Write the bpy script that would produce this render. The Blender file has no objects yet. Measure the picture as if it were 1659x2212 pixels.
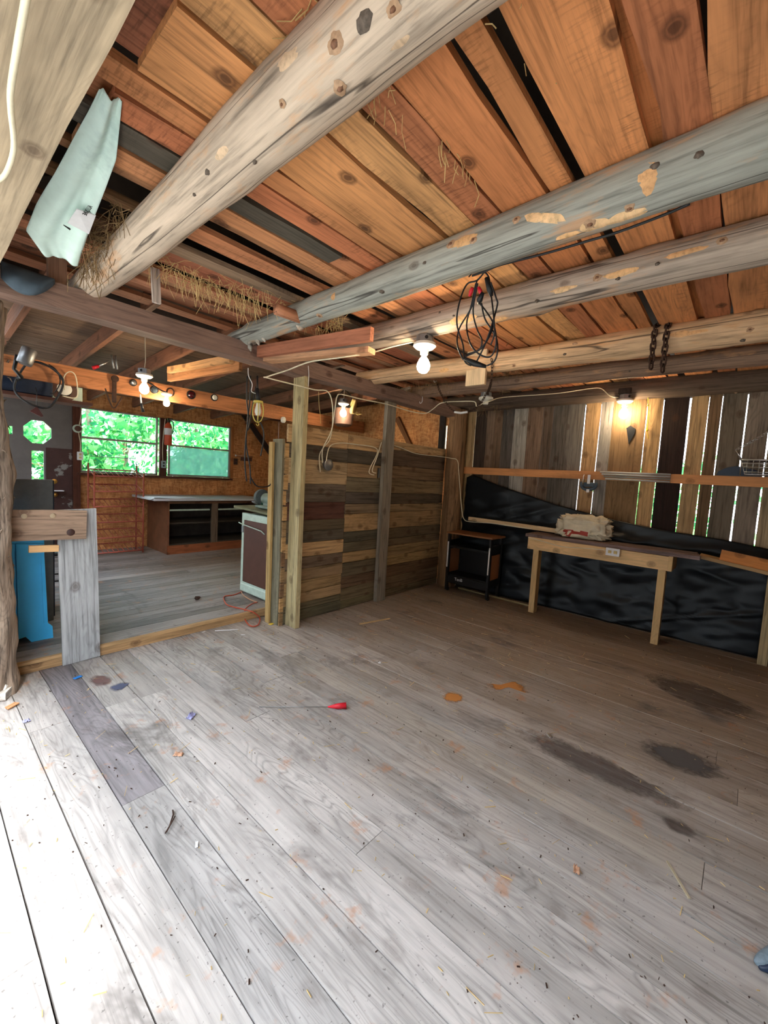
import bpy, bmesh, math, random
from mathutils import Vector, Matrix, noise as mnoise
import numpy as np
random.seed(7)
V = Vector
SC = bpy.context.scene
COL = SC.collection
PI = math.pi

# ------------------------------------------------------------------ camera
H = 1.45
FPX = 900.0
YAW, PIT, ROL = math.radians(49.1), math.radians(-4.7), math.radians(3.3)
_f = V((math.sin(YAW) * math.cos(PIT), math.cos(YAW) * math.cos(PIT), math.sin(PIT)))
_r0 = V((math.cos(YAW), -math.sin(YAW), 0))
_u0 = _r0.cross(_f)
_r = _r0 * math.cos(ROL) + _u0 * math.sin(ROL)
_u = -_r0 * math.sin(ROL) + _u0 * math.cos(ROL)
cam_d = bpy.data.cameras.new('camera')
cam_d.sensor_fit = 'HORIZONTAL'
cam_d.sensor_width = 36
cam_d.lens = 36 * FPX / 1659
cam_d.clip_start = 0.02
cam_d.clip_end = 300
cam = bpy.data.objects.new('camera', cam_d)
COL.objects.link(cam)
M = Matrix((_r, _u, -_f)).transposed().to_4x4()
M.translation = V((0, 0, H))
cam.matrix_world = M
SC.camera = cam


def at(px, py, ax, val):
    """the point of a plane (x, y or z = val) that a viewing direction of the survey meets"""
    d = _f + _r * ((px - 829.5) / FPX) - _u * ((py - 1106) / FPX)
    c = V((0, 0, H))
    t = (val - c[ax]) / d[ax]
    return c + d * t


# ------------------------------------------------------------------ world, sun, exposure
w = bpy.data.worlds.new('world')
SC.world = w
w.use_nodes = True
bg = w.node_tree.nodes['Background']
bg.inputs[0].default_value = (0.82, 0.91, 1.0, 1)
bg.inputs[1].default_value = 6.6
sd = bpy.data.lights.new('sun', 'SUN')
sd.energy = 7.0
sd.angle = math.radians(9)
sd.color = (1, 0.97, 0.92)
sun = bpy.data.objects.new('sun', sd)
COL.objects.link(sun)
sun.rotation_euler = V((0.31, 0.80, -1.05)).to_track_quat('-Z', 'Y').to_euler()
SC.view_settings.view_transform = 'Standard'
SC.view_settings.look = 'None'
SC.view_settings.gamma = 1
SC.view_settings.use_curve_mapping = False
SC.view_settings.exposure = 0.52
BULB = 120.0
SC.cycles.use_denoising = True
SC.cycles.use_light_tree = False
SC.cycles.max_bounces = 6
SC.cycles.diffuse_bounces = 4
SC.cycles.glossy_bounces = 2
SC.cycles.transparent_max_bounces = 12
SC.cycles.use_adaptive_sampling = True
SC.cycles.adaptive_threshold = 0.13
SC.cycles.adaptive_min_samples = 16
SC.cycles.sample_clamp_indirect = 12.0


# ------------------------------------------------------------------ colours and materials
def lin(r, g, b, k=1.0):
    f = lambda c: ((c / 255 + 0.055) / 1.055) ** 2.4 if c > 10 else c / 255 / 12.92
    return (f(r) * k, f(g) * k, f(b) * k, 1)


def nt(name):
    m = bpy.data.materials.new(name)
    m.use_nodes = True
    t = m.node_tree
    b = t.nodes['Principled BSDF']
    return m, t, b, t.nodes.new, t.links.new


def setin(n, **kw):
    for k, v in kw.items():
        n.inputs[k.replace('_', ' ')].default_value = v


def ramp(N, stops, interp='LINEAR'):
    r = N('ShaderNodeValToRGB')
    r.color_ramp.interpolation = interp
    e = r.color_ramp.elements
    while len(e) < len(stops):
        e.new(0.5)
    for i, (p, c) in enumerate(stops):
        e[i].position = p
        e[i].color = c if len(c) == 4 else (*c, 1)
    return r


def g(v):
    return (v, v, v, 1)


def mixc(N, L, a, b, fac, mode='MIX'):
    n = N('ShaderNodeMix')
    n.data_type = 'RGBA'
    n.blend_type = mode
    for s, v in ((6, a), (7, b), (0, fac)):
        if hasattr(v, 'node'):
            L(v, n.inputs[s])
        else:
            n.inputs[s].default_value = v
    return n.outputs[2]


def objcoord(N, L, scale, rnd=True):
    tc = N('ShaderNodeTexCoord')
    vec = tc.outputs['Object']
    if rnd:
        oi = N('ShaderNodeObjectInfo')
        mu = N('ShaderNodeMath'); mu.operation = 'MULTIPLY'; mu.inputs[1].default_value = 37.0
        L(oi.outputs['Random'], mu.inputs[0])
        ad = N('ShaderNodeVectorMath'); ad.operation = 'ADD'
        L(vec, ad.inputs[0]); L(mu.outputs[0], ad.inputs[1])
        vec = ad.outputs[0]
    mp = N('ShaderNodeMapping'); mp.inputs['Scale'].default_value = scale
    L(vec, mp.inputs[0])
    return mp.outputs[0]


def wood(name, fiber=0.35, ring=0.3, knot=0.5, crack=0.0, saw=0.0, rough=0.75, bump=0.25, stain=0.0, warm=None, scale=1.0, flat=True, far_shade=0.0):
    """sawn or round timber: grain runs along the piece's own x axis, colour from the piece itself"""
    m, t, b, N, L = nt(name)
    oi = N('ShaderNodeObjectInfo')
    base = oi.outputs['Color']
    # fine fibres
    n1 = N('ShaderNodeTexNoise'); setin(n1, Scale=1.0, Detail=6.0, Roughness=0.62)
    L(objcoord(N, L, (2.2 * scale, 55 * scale, 55 * scale)), n1.inputs['Vector'])
    r1 = ramp(N, [(0.28, g(1 - fiber * 1.5)), (0.5, g(1.0)), (0.75, g(1 + fiber * 0.6))]); L(n1.outputs[0], r1.inputs[0])
    c = mixc(N, L, base, r1.outputs[0], 1.0, 'MULTIPLY')
    # growth rings / cathedral figure
    nd = N('ShaderNodeTexNoise'); setin(nd, Scale=1.0, Detail=2.0, Roughness=0.5, Distortion=0.6)
    L(objcoord(N, L, (1.1 * scale, 6.5 * scale, 6.5 * scale)), nd.inputs['Vector'])
    mm = N('ShaderNodeMath'); mm.operation = 'MULTIPLY'; mm.inputs[1].default_value = 17.0; L(nd.outputs[0], mm.inputs[0])
    fr = N('ShaderNodeMath'); fr.operation = 'FRACT'; L(mm.outputs[0], fr.inputs[0])
    r2 = ramp(N, [(0.0, g(1 - ring)), (0.22, g(1.0)), (0.7, g(1 + ring * 0.25)), (1.0, g(1 - ring * 0.8))]); L(fr.outputs[0], r2.inputs[0])
    nm_ = N('ShaderNodeTexNoise'); setin(nm_, Scale=1.0, Detail=2.0)
    L(objcoord(N, L, (0.9, 3.0, 3.0)), nm_.inputs['Vector'])
    rm_ = ramp(N, [(0.38, g(0.15)), (0.62, g(1.0))]); L(nm_.outputs[0], rm_.inputs[0])
    c = mixc(N, L, c, r2.outputs[0], rm_.outputs[0], 'MULTIPLY')
    # broad patches
    n3 = N('ShaderNodeTexNoise'); setin(n3, Scale=1.0, Detail=4.0, Roughness=0.6)
    L(objcoord(N, L, (1.6, 5.5, 5.5)), n3.inputs['Vector'])
    r3 = ramp(N, [(0.3, g(0.72)), (0.5, g(1.0)), (0.72, g(1.18))]); L(n3.outputs[0], r3.inputs[0])
    c = mixc(N, L, c, r3.outputs[0], 1.0, 'MULTIPLY')
    if warm:
        n4 = N('ShaderNodeTexNoise'); setin(n4, Scale=1.0, Detail=5.0, Roughness=0.7)
        L(objcoord(N, L, (2.4, 9, 9)), n4.inputs['Vector'])
        r4 = ramp(N, [(0.56, g(0)), (0.68, g(1))]); L(n4.outputs[0], r4.inputs[0])
        c = mixc(N, L, c, warm, mathf(N, L, r4.outputs[0], 'MULTIPLY', 0.6))
    if knot > 0:
        vo = N('ShaderNodeTexVoronoi'); vo.voronoi_dimensions = '2D' if flat else '3D'; setin(vo, Scale=1.0, Randomness=1.0)
        wn = N('ShaderNodeTexNoise'); setin(wn, Scale=30.0, Detail=2.0)
        L(objcoord(N, L, (1, 1, 1)), wn.inputs['Vector'])
        L(objcoord(N, L, (2.6, 3.6, 3.6) if flat else (3.2, 5.5, 5.5)), vo.inputs['Vector'])
        wa = mathf2(N, L, vo.outputs['Distance'], mathf(N, L, wn.outputs[0], 'MULTIPLY', 0.05), 'SUBTRACT')
        rk = ramp(N, [(0.012, g(1)), (0.03, g(0.6)), (0.05, g(0.85)), (0.10, g(0))]); L(wa, rk.inputs[0])
        c = mixc(N, L, c, lin(62, 36, 22), mathf(N, L, rk.outputs[0], 'MULTIPLY', knot))
    if saw > 0:
        ns = N('ShaderNodeTexNoise'); setin(ns, Scale=1.0, Detail=3.0, Roughness=0.6)
        L(objcoord(N, L, (95, 14, 14)), ns.inputs['Vector'])
        rs = ramp(N, [(0.5, g(1)), (0.64, g(1 - saw * 1.6))]); L(ns.outputs[0], rs.inputs[0])
        nq = N('ShaderNodeTexNoise'); setin(nq, Scale=1.0, Detail=2.0); L(objcoord(N, L, (2.0, 6, 6)), nq.inputs['Vector'])
        rq = ramp(N, [(0.50, g(0)), (0.64, g(1))]); L(nq.outputs[0], rq.inputs[0])
        c = mixc(N, L, c, rs.outputs[0], rq.outputs[0], 'MULTIPLY')
    h = n1.outputs[0]
    if crack > 0:
        nc = N('ShaderNodeTexNoise'); setin(nc, Scale=1.0, Detail=2.0, Roughness=0.45)
        L(objcoord(N, L, (0.2, 7.5, 7.5)), nc.inputs['Vector'])
        sb = mathf(N, L, nc.outputs[0], 'SUBTRACT', 0.5)
        ab = mathf(N, L, sb, 'ABSOLUTE', 0)
        rc = ramp(N, [(0.0025, g(1)), (0.007, g(0))]); L(ab, rc.inputs[0])
        c = mixc(N, L, c, lin(38, 30, 28), mathf(N, L, rc.outputs[0], 'MULTIPLY', crack))
        h = mathf2(N, L, h, rc.outputs[0], 'SUBTRACT')
    if far_shade > 0:  # daylight falloff painted in: browner towards the right wall, broken up by noise
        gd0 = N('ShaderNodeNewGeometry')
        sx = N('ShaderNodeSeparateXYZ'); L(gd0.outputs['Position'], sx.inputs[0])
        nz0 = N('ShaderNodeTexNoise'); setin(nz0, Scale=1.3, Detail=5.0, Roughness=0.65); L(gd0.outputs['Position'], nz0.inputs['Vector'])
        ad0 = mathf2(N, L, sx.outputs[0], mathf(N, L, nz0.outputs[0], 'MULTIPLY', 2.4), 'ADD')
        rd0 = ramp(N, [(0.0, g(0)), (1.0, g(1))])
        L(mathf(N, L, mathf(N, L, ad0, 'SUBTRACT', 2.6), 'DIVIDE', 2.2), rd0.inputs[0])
        c = mixc(N, L, c, mixc(N, L, lin(140, 114, 84), r1.outputs[0], 1.0, 'MULTIPLY'), mathf(N, L, rd0.outputs[0], 'MULTIPLY', far_shade * 0.8))
    if stain > 0:
        geo = N('ShaderNodeNewGeometry')
        mp = N('ShaderNodeMapping'); mp.inputs['Scale'].default_value = (3.0, 1.5, 3.0); L(geo.outputs['Position'], mp.inputs[0])
        n5 = N('ShaderNodeTexNoise'); setin(n5, Scale=1.0, Detail=5.0, Roughness=0.65, Distortion=0.4); L(mp.outputs[0], n5.inputs['Vector'])
        r5 = ramp(N, [(0.30, g(1)), (0.42, g(0))]); L(n5.outputs[0], r5.inputs[0])
        c = mixc(N, L, c, lin(78, 72, 70), mathf(N, L, r5.outputs[0], 'MULTIPLY', stain))
        n6 = N('ShaderNodeTexNoise'); setin(n6, Scale=6.0, Detail=4.0, Roughness=0.7); L(geo.outputs['Position'], n6.inputs['Vector'])
        r6 = ramp(N, [(0.60, g(0)), (0.70, g(1))]); L(n6.outputs[0], r6.inputs[0])
        c = mixc(N, L, c, lin(172, 118, 78), mathf(N, L, r6.outputs[0], 'MULTIPLY', stain * 0.75))
        n7 = N('ShaderNodeTexNoise'); setin(n7, Scale=75.0, Detail=2.0); L(geo.outputs['Position'], n7.inputs['Vector'])
        r7 = ramp(N, [(0.27, g(1)), (0.33, g(0))]); L(n7.outputs[0], r7.inputs[0])
        c = mixc(N, L, c, lin(60, 55, 55), mathf(N, L, r7.outputs[0], 'MULTIPLY', stain * 0.8))
    L(c, b.inputs['Base Color'])
    b.inputs['Roughness'].default_value = rough
    b.inputs['Specular IOR Level'].default_value = 0.25
    bp = N('ShaderNodeBump'); setin(bp, Strength=bump, Distance=0.004)
    L(h, bp.inputs['Height']); L(bp.outputs[0], b.inputs['Normal'])
    return m


def mathf(N, L, a, op, v):
    n = N('ShaderNodeMath'); n.operation = op
    L(a, n.inputs[0]); n.inputs[1].default_value = v
    return n.outputs[0]


def mathf2(N, L, a, b, op):
    n = N('ShaderNodeMath'); n.operation = op
    L(a, n.inputs[0]); L(b, n.inputs[1])
    return n.outputs[0]


def plain(name, col, rough=0.6, metal=0.0, var=0.25, nscale=14.0, bump=0.1, second=None, smin=0.55, smax=0.66, spec=0.4):
    m, t, b, N, L = nt(name)
    tc = N('ShaderNodeTexCoord')
    n = N('ShaderNodeTexNoise'); setin(n, Scale=nscale, Detail=5.0, Roughness=0.65); L(tc.outputs['Object'], n.inputs['Vector'])
    r = ramp(N, [(0.3, g(1 - var)), (0.7, g(1 + var * 0.5))]); L(n.outputs[0], r.inputs[0])
    c = mixc(N, L, col, r.outputs[0], 1.0, 'MULTIPLY')
    if second:
        n2 = N('ShaderNodeTexNoise'); setin(n2, Scale=nscale * 0.45, Detail=6.0, Roughness=0.7); L(tc.outputs['Object'], n2.inputs['Vector'])
        r2 = ramp(N, [(smin, g(0)), (smax, g(1))]); L(n2.outputs[0], r2.inputs[0])
        c = mixc(N, L, c, second, r2.outputs[0])
    L(c, b.inputs['Base Color'])
    setin(b, Roughness=rough, Metallic=metal)
    b.inputs['Specular IOR Level'].default_value = spec
    bp = N('ShaderNodeBump'); setin(bp, Strength=bump, Distance=0.003); L(n.outputs[0], bp.inputs['Height']); L(bp.outputs[0], b.inputs['Normal'])
    return m


def emis(name, col, s):
    m, t, b, N, L = nt(name)
    b.inputs['Base Color'].default_value = (1, 1, 1, 1)
    b.inputs['Emission Color'].default_value = (*col, 1)
    b.inputs['Emission Strength'].default_value = s
    return m


def osbmat():
    m, t, b, N, L = nt('strand_board')
    v = N('ShaderNodeTexVoronoi'); setin(v, Scale=1.0)
    L(objcoord(N, L, (14, 45, 45)), v.inputs['Vector'])
    bw = N('ShaderNodeSeparateColor'); L(v.outputs['Color'], bw.inputs[0])
    v2 = N('ShaderNodeTexVoronoi'); setin(v2, Scale=1.0)
    L(objcoord(N, L, (48, 13, 13)), v2.inputs['Vector'])
    bw2 = N('ShaderNodeSeparateColor'); L(v2.outputs['Color'], bw2.inputs[0])
    s = mathf(N, L, mathf2(N, L, bw.outputs[0], bw2.outputs[1], 'ADD'), 'MULTIPLY', 0.5)
    r = ramp(N, [(0.1, lin(172, 108, 60)), (0.45, lin(204, 138, 82)), (0.8, lin(224, 164, 106)), (1, lin(184, 118, 68))]); L(s, r.inputs[0])
    n = N('ShaderNodeTexNoise'); setin(n, Scale=4.0, Detail=4.0); L(objcoord(N, L, (1, 1, 1)), n.inputs['Vector'])
    r2 = ramp(N, [(0.3, g(0.7)), (0.65, g(1.05))]); L(n.outputs[0], r2.inputs[0])
    L(mixc(N, L, r.outputs[0], r2.outputs[0], 1.0, 'MULTIPLY'), b.inputs['Base Color'])
    b.inputs['Roughness'].default_value = 0.7
    bp = N('ShaderNodeBump'); setin(bp, Strength=0.15, Distance=0.003); L(s, bp.inputs['Height']); L(bp.outputs[0], b.inputs['Normal'])
    return m


def glassmat(name, haze=0.0, tint=(0.88, 1, 0.97)):
    m, t, b, N, L = nt(name)
    t.nodes.remove(b)
    out = t.nodes['Material Output']
    tr = N('ShaderNodeBsdfTransparent'); tr.inputs[0].default_value = (*tint, 1)
    gl = N('ShaderNodeBsdfGlossy'); gl.inputs['Roughness'].default_value = 0.05
    fr = N('ShaderNodeFresnel'); fr.inputs[0].default_value = 1.4
    mx = N('ShaderNodeMixShader'); L(fr.outputs[0], mx.inputs[0]); L(tr.outputs[0], mx.inputs[1]); L(gl.outputs[0], mx.inputs[2])
    if haze:
        tl = N('ShaderNodeBsdfTranslucent'); tl.inputs[0].default_value = (0.13, 0.27, 0.22, 1)
        tc = N('ShaderNodeTexCoord')
        n = N('ShaderNodeTexNoise'); setin(n, Scale=9.0, Detail=4.0); L(tc.outputs['Object'], n.inputs['Vector'])
        r = ramp(N, [(0.3, g(haze * 0.8)), (0.7, g(min(1, haze * 1.15)))]); L(n.outputs[0], r.inputs[0])
        m2 = N('ShaderNodeMixShader'); L(r.outputs[0], m2.inputs[0]); L(mx.outputs[0], m2.inputs[1]); L(tl.outputs[0], m2.inputs[2])
        mx = m2
    L(mx.outputs[0], out.inputs[0])
    return m


def leafmat(name):
    m, t, b, N, L = nt(name)
    t.nodes.remove(b)
    out = t.nodes['Material Output']
    oi = N('ShaderNodeObjectInfo')
    geo = N('ShaderNodeNewGeometry')
    r = ramp(N, [(0.0, lin(38, 104, 74)), (0.35, lin(74, 160, 92)), (0.75, lin(128, 200, 112)), (1.0, lin(206, 236, 190))])
    L(geo.outputs['Random Per Island'], r.inputs[0])
    d = N('ShaderNodeBsdfDiffuse'); tl = N('ShaderNodeBsdfTranslucent')
    L(r.outputs[0], d.inputs[0]); L(r.outputs[0], tl.inputs[0])
    mx = N('ShaderNodeMixShader'); mx.inputs[0].default_value = 0.45
    L(d.outputs[0], mx.inputs[1]); L(tl.outputs[0], mx.inputs[2]); L(mx.outputs[0], out.inputs[0])
    return m


MW = {}
MW['ceil'] = wood('ceiling_board_wood', fiber=0.34, ring=0.16, knot=0.8, saw=0.20, rough=0.8, bump=0.35)
MW['log'] = wood('weathered_log_wood', flat=False, fiber=0.40, ring=0.06, knot=0.6, crack=0.85, rough=0.7, bump=0.35, warm=lin(205, 150, 100))
MW['logdark'] = wood('dark_log_wood', flat=False, fiber=0.4, ring=0.2, knot=0.5, crack=0.7, rough=0.8, bump=0.5)
MW['floor'] = wood('floor_plank_wood', fiber=0.24, ring=0.32, knot=0.22, rough=0.62, bump=0.3, stain=0.7, far_shade=0.85)
MW['rough'] = wood('rough_plank_wood', fiber=0.42, ring=0.22, knot=0.55, rough=0.85, bump=0.5)
MW['beam'] = wood('sawn_beam_wood', fiber=0.3, ring=0.2, knot=0.6, rough=0.75, bump=0.3)
MW['new'] = wood('new_lumber_wood', fiber=0.12, ring=0.12, knot=0.5, rough=0.6, bump=0.12)
MW['bark'] = wood('bark_wood', flat=False, fiber=0.8, ring=0.3, knot=0.2, rough=0.95, bump=1.0, scale=1.2)
OSB = osbmat()
GLASS = glassmat('window_glass')
HAZY = glassmat('hazy_window_glass', 0.75)
LEAF = leafmat('leaf')
LEAFD = plain('added_tree_leaf', lin(52, 58, 46), 0.8, var=0.3, nscale=1.0)
BULBM = emis('glowing_bulb', (1.0, 0.80, 0.52), BULB)
WHITEC = plain('white_porcelain', lin(225, 222, 212), 0.35, var=0.06)
CABLE = plain('cream_cable', lin(225, 215, 188), 0.55, var=0.12, nscale=25)
BLACK = plain('black_rubber', lin(28, 28, 32), 0.5, var=0.3)
BLACKM = plain('black_painted_steel', lin(20, 20, 22), 0.4, var=0.2)
STEEL = plain('galvanised_steel', lin(150, 152, 155), 0.4, metal=0.8, var=0.2)
BRIGHT = plain('bright_steel', lin(205, 205, 205), 0.3, metal=0.9, var=0.1)
RUST = plain('rusty_iron', lin(70, 48, 38), 0.85, metal=0.3, var=0.5, nscale=30, bump=0.4)
TARP = plain('black_plastic_sheet', lin(12, 19, 26), 0.42, var=0.3, nscale=4, second=lin(46, 48, 42), smin=0.58, smax=0.80, spec=0.3)
CANVAS = plain('pale_teal_canvas', lin(214, 238, 231), 0.85, var=0.14, nscale=5, second=lin(186, 212, 208))
GREYC = plain('dark_grey_canvas', lin(70, 84, 96), 0.85, var=0.3, nscale=6)
BLUEP = plain('bright_blue_paint', lin(66, 184, 244), 0.45, var=0.1, nscale=4, second=lin(120, 185, 215), smin=0.68, smax=0.74)
GREENP = plain('green_board_paint', lin(22, 104, 70), 0.6, var=0.15)
GREYP = plain('grey_panel_paint', lin(112, 114, 112), 0.7, var=0.2)
BROWNP = plain('brown_panel', lin(84, 52, 40), 0.6, var=0.18, nscale=10)
MINT = plain('mint_white_enamel', lin(186, 204, 190), 0.5, var=0.18, second=lin(120, 118, 100), smin=0.66, smax=0.75)
RACKM = plain('red_brown_wire', lin(176, 84, 66), 0.5, var=0.3)
DOORP = plain('flaking_door_paint', lin(106, 100, 98), 0.75, var=0.15, nscale=6)
DOORB = plain('maroon_door_wood', lin(66, 40, 38), 0.6, var=0.25, nscale=8, second=lin(128, 126, 124), smin=0.58, smax=0.61)
BRASS = plain('brass', lin(190, 150, 80), 0.3, metal=0.9, var=0.2)
REDX = plain('red_enamel', lin(205, 84, 52), 0.4, var=0.1)
REDP = plain('red_plastic', lin(205, 32, 48), 0.4, var=0.1)
ORANGE = plain('orange_cord', lin(190, 78, 48), 0.5, var=0.25)
BAG = plain('pale_plastic_bag', lin(222, 208, 180), 0.5, var=0.16, nscale=9)
BAGR = plain('red_print', lin(176, 62, 48), 0.5, var=0.1)
YELLOW = plain('yellow_guard', lin(205, 185, 90), 0.5, var=0.15)
YSTR = plain('yellow_string', lin(220, 190, 60), 0.7, var=0.1)
STRAW = plain('straw', lin(204, 174, 118), 0.8, var=0.3, nscale=8)
STRAWD = plain('old_hay', lin(140, 112, 76), 0.85, var=0.4, nscale=8)
PAPER = plain('white_paper', lin(225, 225, 228), 0.7, var=0.1)
LILAC = plain('lilac_scrap', lin(160, 160, 205), 0.6, var=0.2)
BLUES = plain('blue_scrap', lin(40, 130, 215), 0.5, var=0.1)
LAMIN = plain('brown_laminate', lin(140, 92, 58), 0.45, var=0.12, nscale=8)
COUNT = plain('white_worktop', lin(205, 208, 214), 0.45, var=0.12, nscale=4)
CABW = plain('brown_cabinet_wood', lin(120, 76, 52), 0.6, var=0.3, nscale=6)
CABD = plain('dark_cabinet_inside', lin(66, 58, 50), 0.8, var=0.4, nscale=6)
GRAVEL = plain('pale_gravel', lin(186, 182, 172), 0.9, var=0.3, nscale=3)
ROOFM = plain('old_roof_boards', lin(70, 58, 50), 0.9, var=0.4, nscale=3)
NAVY = plain('dark_navy_plastic', lin(26, 40, 62), 0.4, var=0.3)
GRINDER = plain('grey_green_enamel', lin(120, 138, 128), 0.5, var=0.2)
WHEELM = plain('abrasive_stone', lin(96, 104, 104), 0.9, var=0.2, nscale=60)
LENSR = plain('dark_red_glass', lin(64, 16, 22), 0.15, var=0.1)
ALU = plain('grey_window_frame', lin(150, 148, 142), 0.5, var=0.15)
PINKW = plain('wood_fragment', lin(196, 150, 120), 0.8, var=0.2)
RAG = plain('cream_rag', lin(215, 190, 130), 0.85, var=0.2)
RUSTST = plain('rust_powder', lin(190, 124, 52), 0.95, var=0.3, nscale=20)
OILST = plain('oil_stain', lin(70, 68, 66), 0.6, var=0.3, nscale=10)

# ------------------------------------------------------------------ builders
WM = {}


def link(name, me, mat, parent=None, mtx=None, color=None, smooth=False):
    o = bpy.data.objects.new(name, me)
    COL.objects.link(o)
    if me is not None and mat is not None and not me.materials:
        for mm in (mat if isinstance(mat, (list, tuple)) else [mat]):
            me.materials.append(mm)
    mtx = mtx or Matrix.Identity(4)
    if parent:
        o.parent = parent
        o.matrix_basis = WM[parent.name].inverted() @ mtx
    else:
        o.matrix_basis = mtx
    WM[o.name] = mtx
    if color:
        o.color = color
    if smooth and me:
        me.shade_smooth()
    return o


def tag(o, label, cat, group=None):
    o['label'] = label
    o['category'] = cat
    if group:
        o['group'] = group
    return o


def thing(name, label, cat, loc=(0, 0, 0), group=None):
    return tag(link(name, None, None, None, Matrix.Translation(V(loc))), label, cat, group)


def struct(name, loc=(0, 0, 0)):
    o = link(name, None, None, None, Matrix.Translation(V(loc)))
    o['kind'] = 'structure'
    return o


def mk(name, verts, faces):
    me = bpy.data.meshes.new(name)
    me.from_pydata([tuple(v) for v in verts], [], faces)
    me.validate()
    me.update()
    return me


def bmk(name, bm):
    bmesh.ops.recalc_face_normals(bm, faces=bm.faces)
    me = bpy.data.meshes.new(name)
    bm.to_mesh(me)
    bm.free()
    return me


def frame(o, x, y):
    x = V(x).normalized()
    y = V(y)
    y = (y - x * y.dot(x)).normalized()
    z = x.cross(y)
    m = Matrix((x, y, z)).transposed().to_4x4()
    m.translation = V(o)
    return m


def plank(name, a, b, wdir, w, t, col, mat='rough', parent=None, wob=0.003, nseg=6, skew=0.0, label=None, cat=None, chew=0.0):
    """a board from a to b (centre line), w wide along wdir, t thick; its long edges wander a little"""
    a, b = V(a), V(b)
    Ln = (b - a).length
    vs, fs = [], []
    ph = random.random() * 100
    for i in range(nseg + 1):
        x = -Ln / 2 + Ln * i / nseg
        e0 = mnoise.noise(V((x * 2.3, ph, 0))) * wob * 2
        e1 = mnoise.noise(V((x * 2.3, ph, 9))) * wob * 2
        zz = mnoise.noise(V((x * 1.1, ph, 17))) * wob * 0.7
        y0, y1 = -w / 2 + e0 - skew * (i / nseg - 0.5), w / 2 + e1 + skew * (i / nseg - 0.5)
        xo0 = xo1 = 0
        if i in (0, nseg) and chew:
            xo0, xo1 = random.uniform(-chew, chew), random.uniform(-chew, chew)
        for y, z, xo in ((y0, -t / 2, xo0), (y1, -t / 2, xo1), (y1, t / 2, xo1), (y0, t / 2, xo0)):
            vs.append((x + xo, y, z + zz))
        if i:
            k = 4 * (i - 1)
            for q in range(4):
                fs.append((k + q, k + (q + 1) % 4, k + 4 + (q + 1) % 4, k + 4 + q))
    fs.append((3, 2, 1, 0))
    k = 4 * nseg
    fs.append((k, k + 1, k + 2, k + 3))
    me = mk(name, vs, fs)
    o = link(name, me, MW[mat] if isinstance(mat, str) else mat, parent, frame((a + b) / 2, b - a, wdir), col)
    if label:
        tag(o, label, cat or 'board')
    return o


def box(name, c, s, mat, parent=None, bev=0.004, rot=None, color=None, smooth=False):
    bm = bmesh.new()
    bmesh.ops.create_cube(bm, size=1, matrix=Matrix.Diagonal((s[0], s[1], s[2], 1)))
    if bev > 0:
        bmesh.ops.bevel(bm, geom=bm.edges[:], offset=min(bev, min(s) * 0.4), segments=1, affect='EDGES')
    m = Matrix.Translation(V(c))
    if rot is not None:
        m = m @ (rot if isinstance(rot, Matrix) else Matrix.Rotation(rot, 4, 'Z'))
    return link(name, bmk(name, bm), MW[mat] if isinstance(mat, str) else mat, parent, m, color, smooth)


def tubedata(pts, rad, n=6, closed=False, cap=True):
    pts = [V(p) for p in pts]
    k = len(pts)
    rads = list(rad) if isinstance(rad, (list, tuple)) else [rad] * k
    if len(rads) != k:
        rads = list(np.interp(np.linspace(0, 1, k), np.linspace(0, 1, len(rads)), rads))
    vs, fs = [], []
    up = None
    for i in range(k):
        if closed:
            t = (pts[(i + 1) % k] - pts[i - 1])
        else:
            t = pts[min(i + 1, k - 1)] - pts[max(i - 1, 0)]
        if t.length < 1e-9:
            t = V((0, 0, 1))
        t.normalize()
        if up is None:
            up = V((0, 0, 1)) if abs(t.z) < 0.9 else V((1, 0, 0))
        s = t.cross(up)
        if s.length < 1e-6:
            s = t.orthogonal()
        s.normalize()
        up = s.cross(t).normalized()
        for j in range(n):
            a = 2 * PI * j / n
            vs.append(pts[i] + (s * math.cos(a) + up * math.sin(a)) * rads[i])
    m = k if closed else k - 1
    for i in range(m):
        for j in range(n):
            a, b = i * n + j, i * n + (j + 1) % n
            c, d = ((i + 1) % k) * n + (j + 1) % n, ((i + 1) % k) * n + j
            fs.append((a, b, c, d))
    if cap and not closed:
        fs.append(tuple(range(n - 1, -1, -1)))
        fs.append(tuple((k - 1) * n + j for j in range(n)))
    return vs, fs


def spline(pts, sub=6, closed=False):
    pts = [V(p) for p in pts]
    k = len(pts)
    out = []
    rng = range(k if closed else k - 1)
    for i in rng:
        p0 = pts[i - 1] if (i > 0 or closed) else pts[0]
        p1, p2 = pts[i], pts[(i + 1) % k]
        p3 = pts[(i + 2) % k] if (i + 2 < k or closed) else pts[-1]
        for s in range(sub):
            t = s / sub
            out.append(0.5 * ((2 * p1) + (p2 - p0) * t + (2 * p0 - 5 * p1 + 4 * p2 - p3) * t * t + (3 * p1 - p0 - 3 * p2 + p3) * t ** 3))
    if not closed:
        out.append(pts[-1])
    return out


def tube(name, pts, rad, mat, parent=None, n=6, closed=False, sub=0, color=None):
    if sub:
        pts = spline(pts, sub, closed)
    pts = [V(p) for p in pts]
    o0 = pts[0].copy()
    vs, fs = tubedata([p - o0 for p in pts], rad, n, closed)
    me = mk(name, vs, fs)
    return link(name, me, MW[mat] if isinstance(mat, str) else mat, parent, Matrix.Translation(o0), color, True)


def join(name, parts, mat, parent=None, loc=(0, 0, 0), smooth=False, color=None):
    """one mesh object from several (verts, faces) shapes of one piece"""
    vs, fs = [], []
    loc = V(loc)
    for v, f in parts:
        k = len(vs)
        vs += [V(p) - loc for p in v]
        fs += [tuple(i + k for i in q) for q in f]
    return link(name, mk(name, vs, fs), MW[mat] if isinstance(mat, str) else mat, parent, Matrix.Translation(loc), color, smooth)


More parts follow.
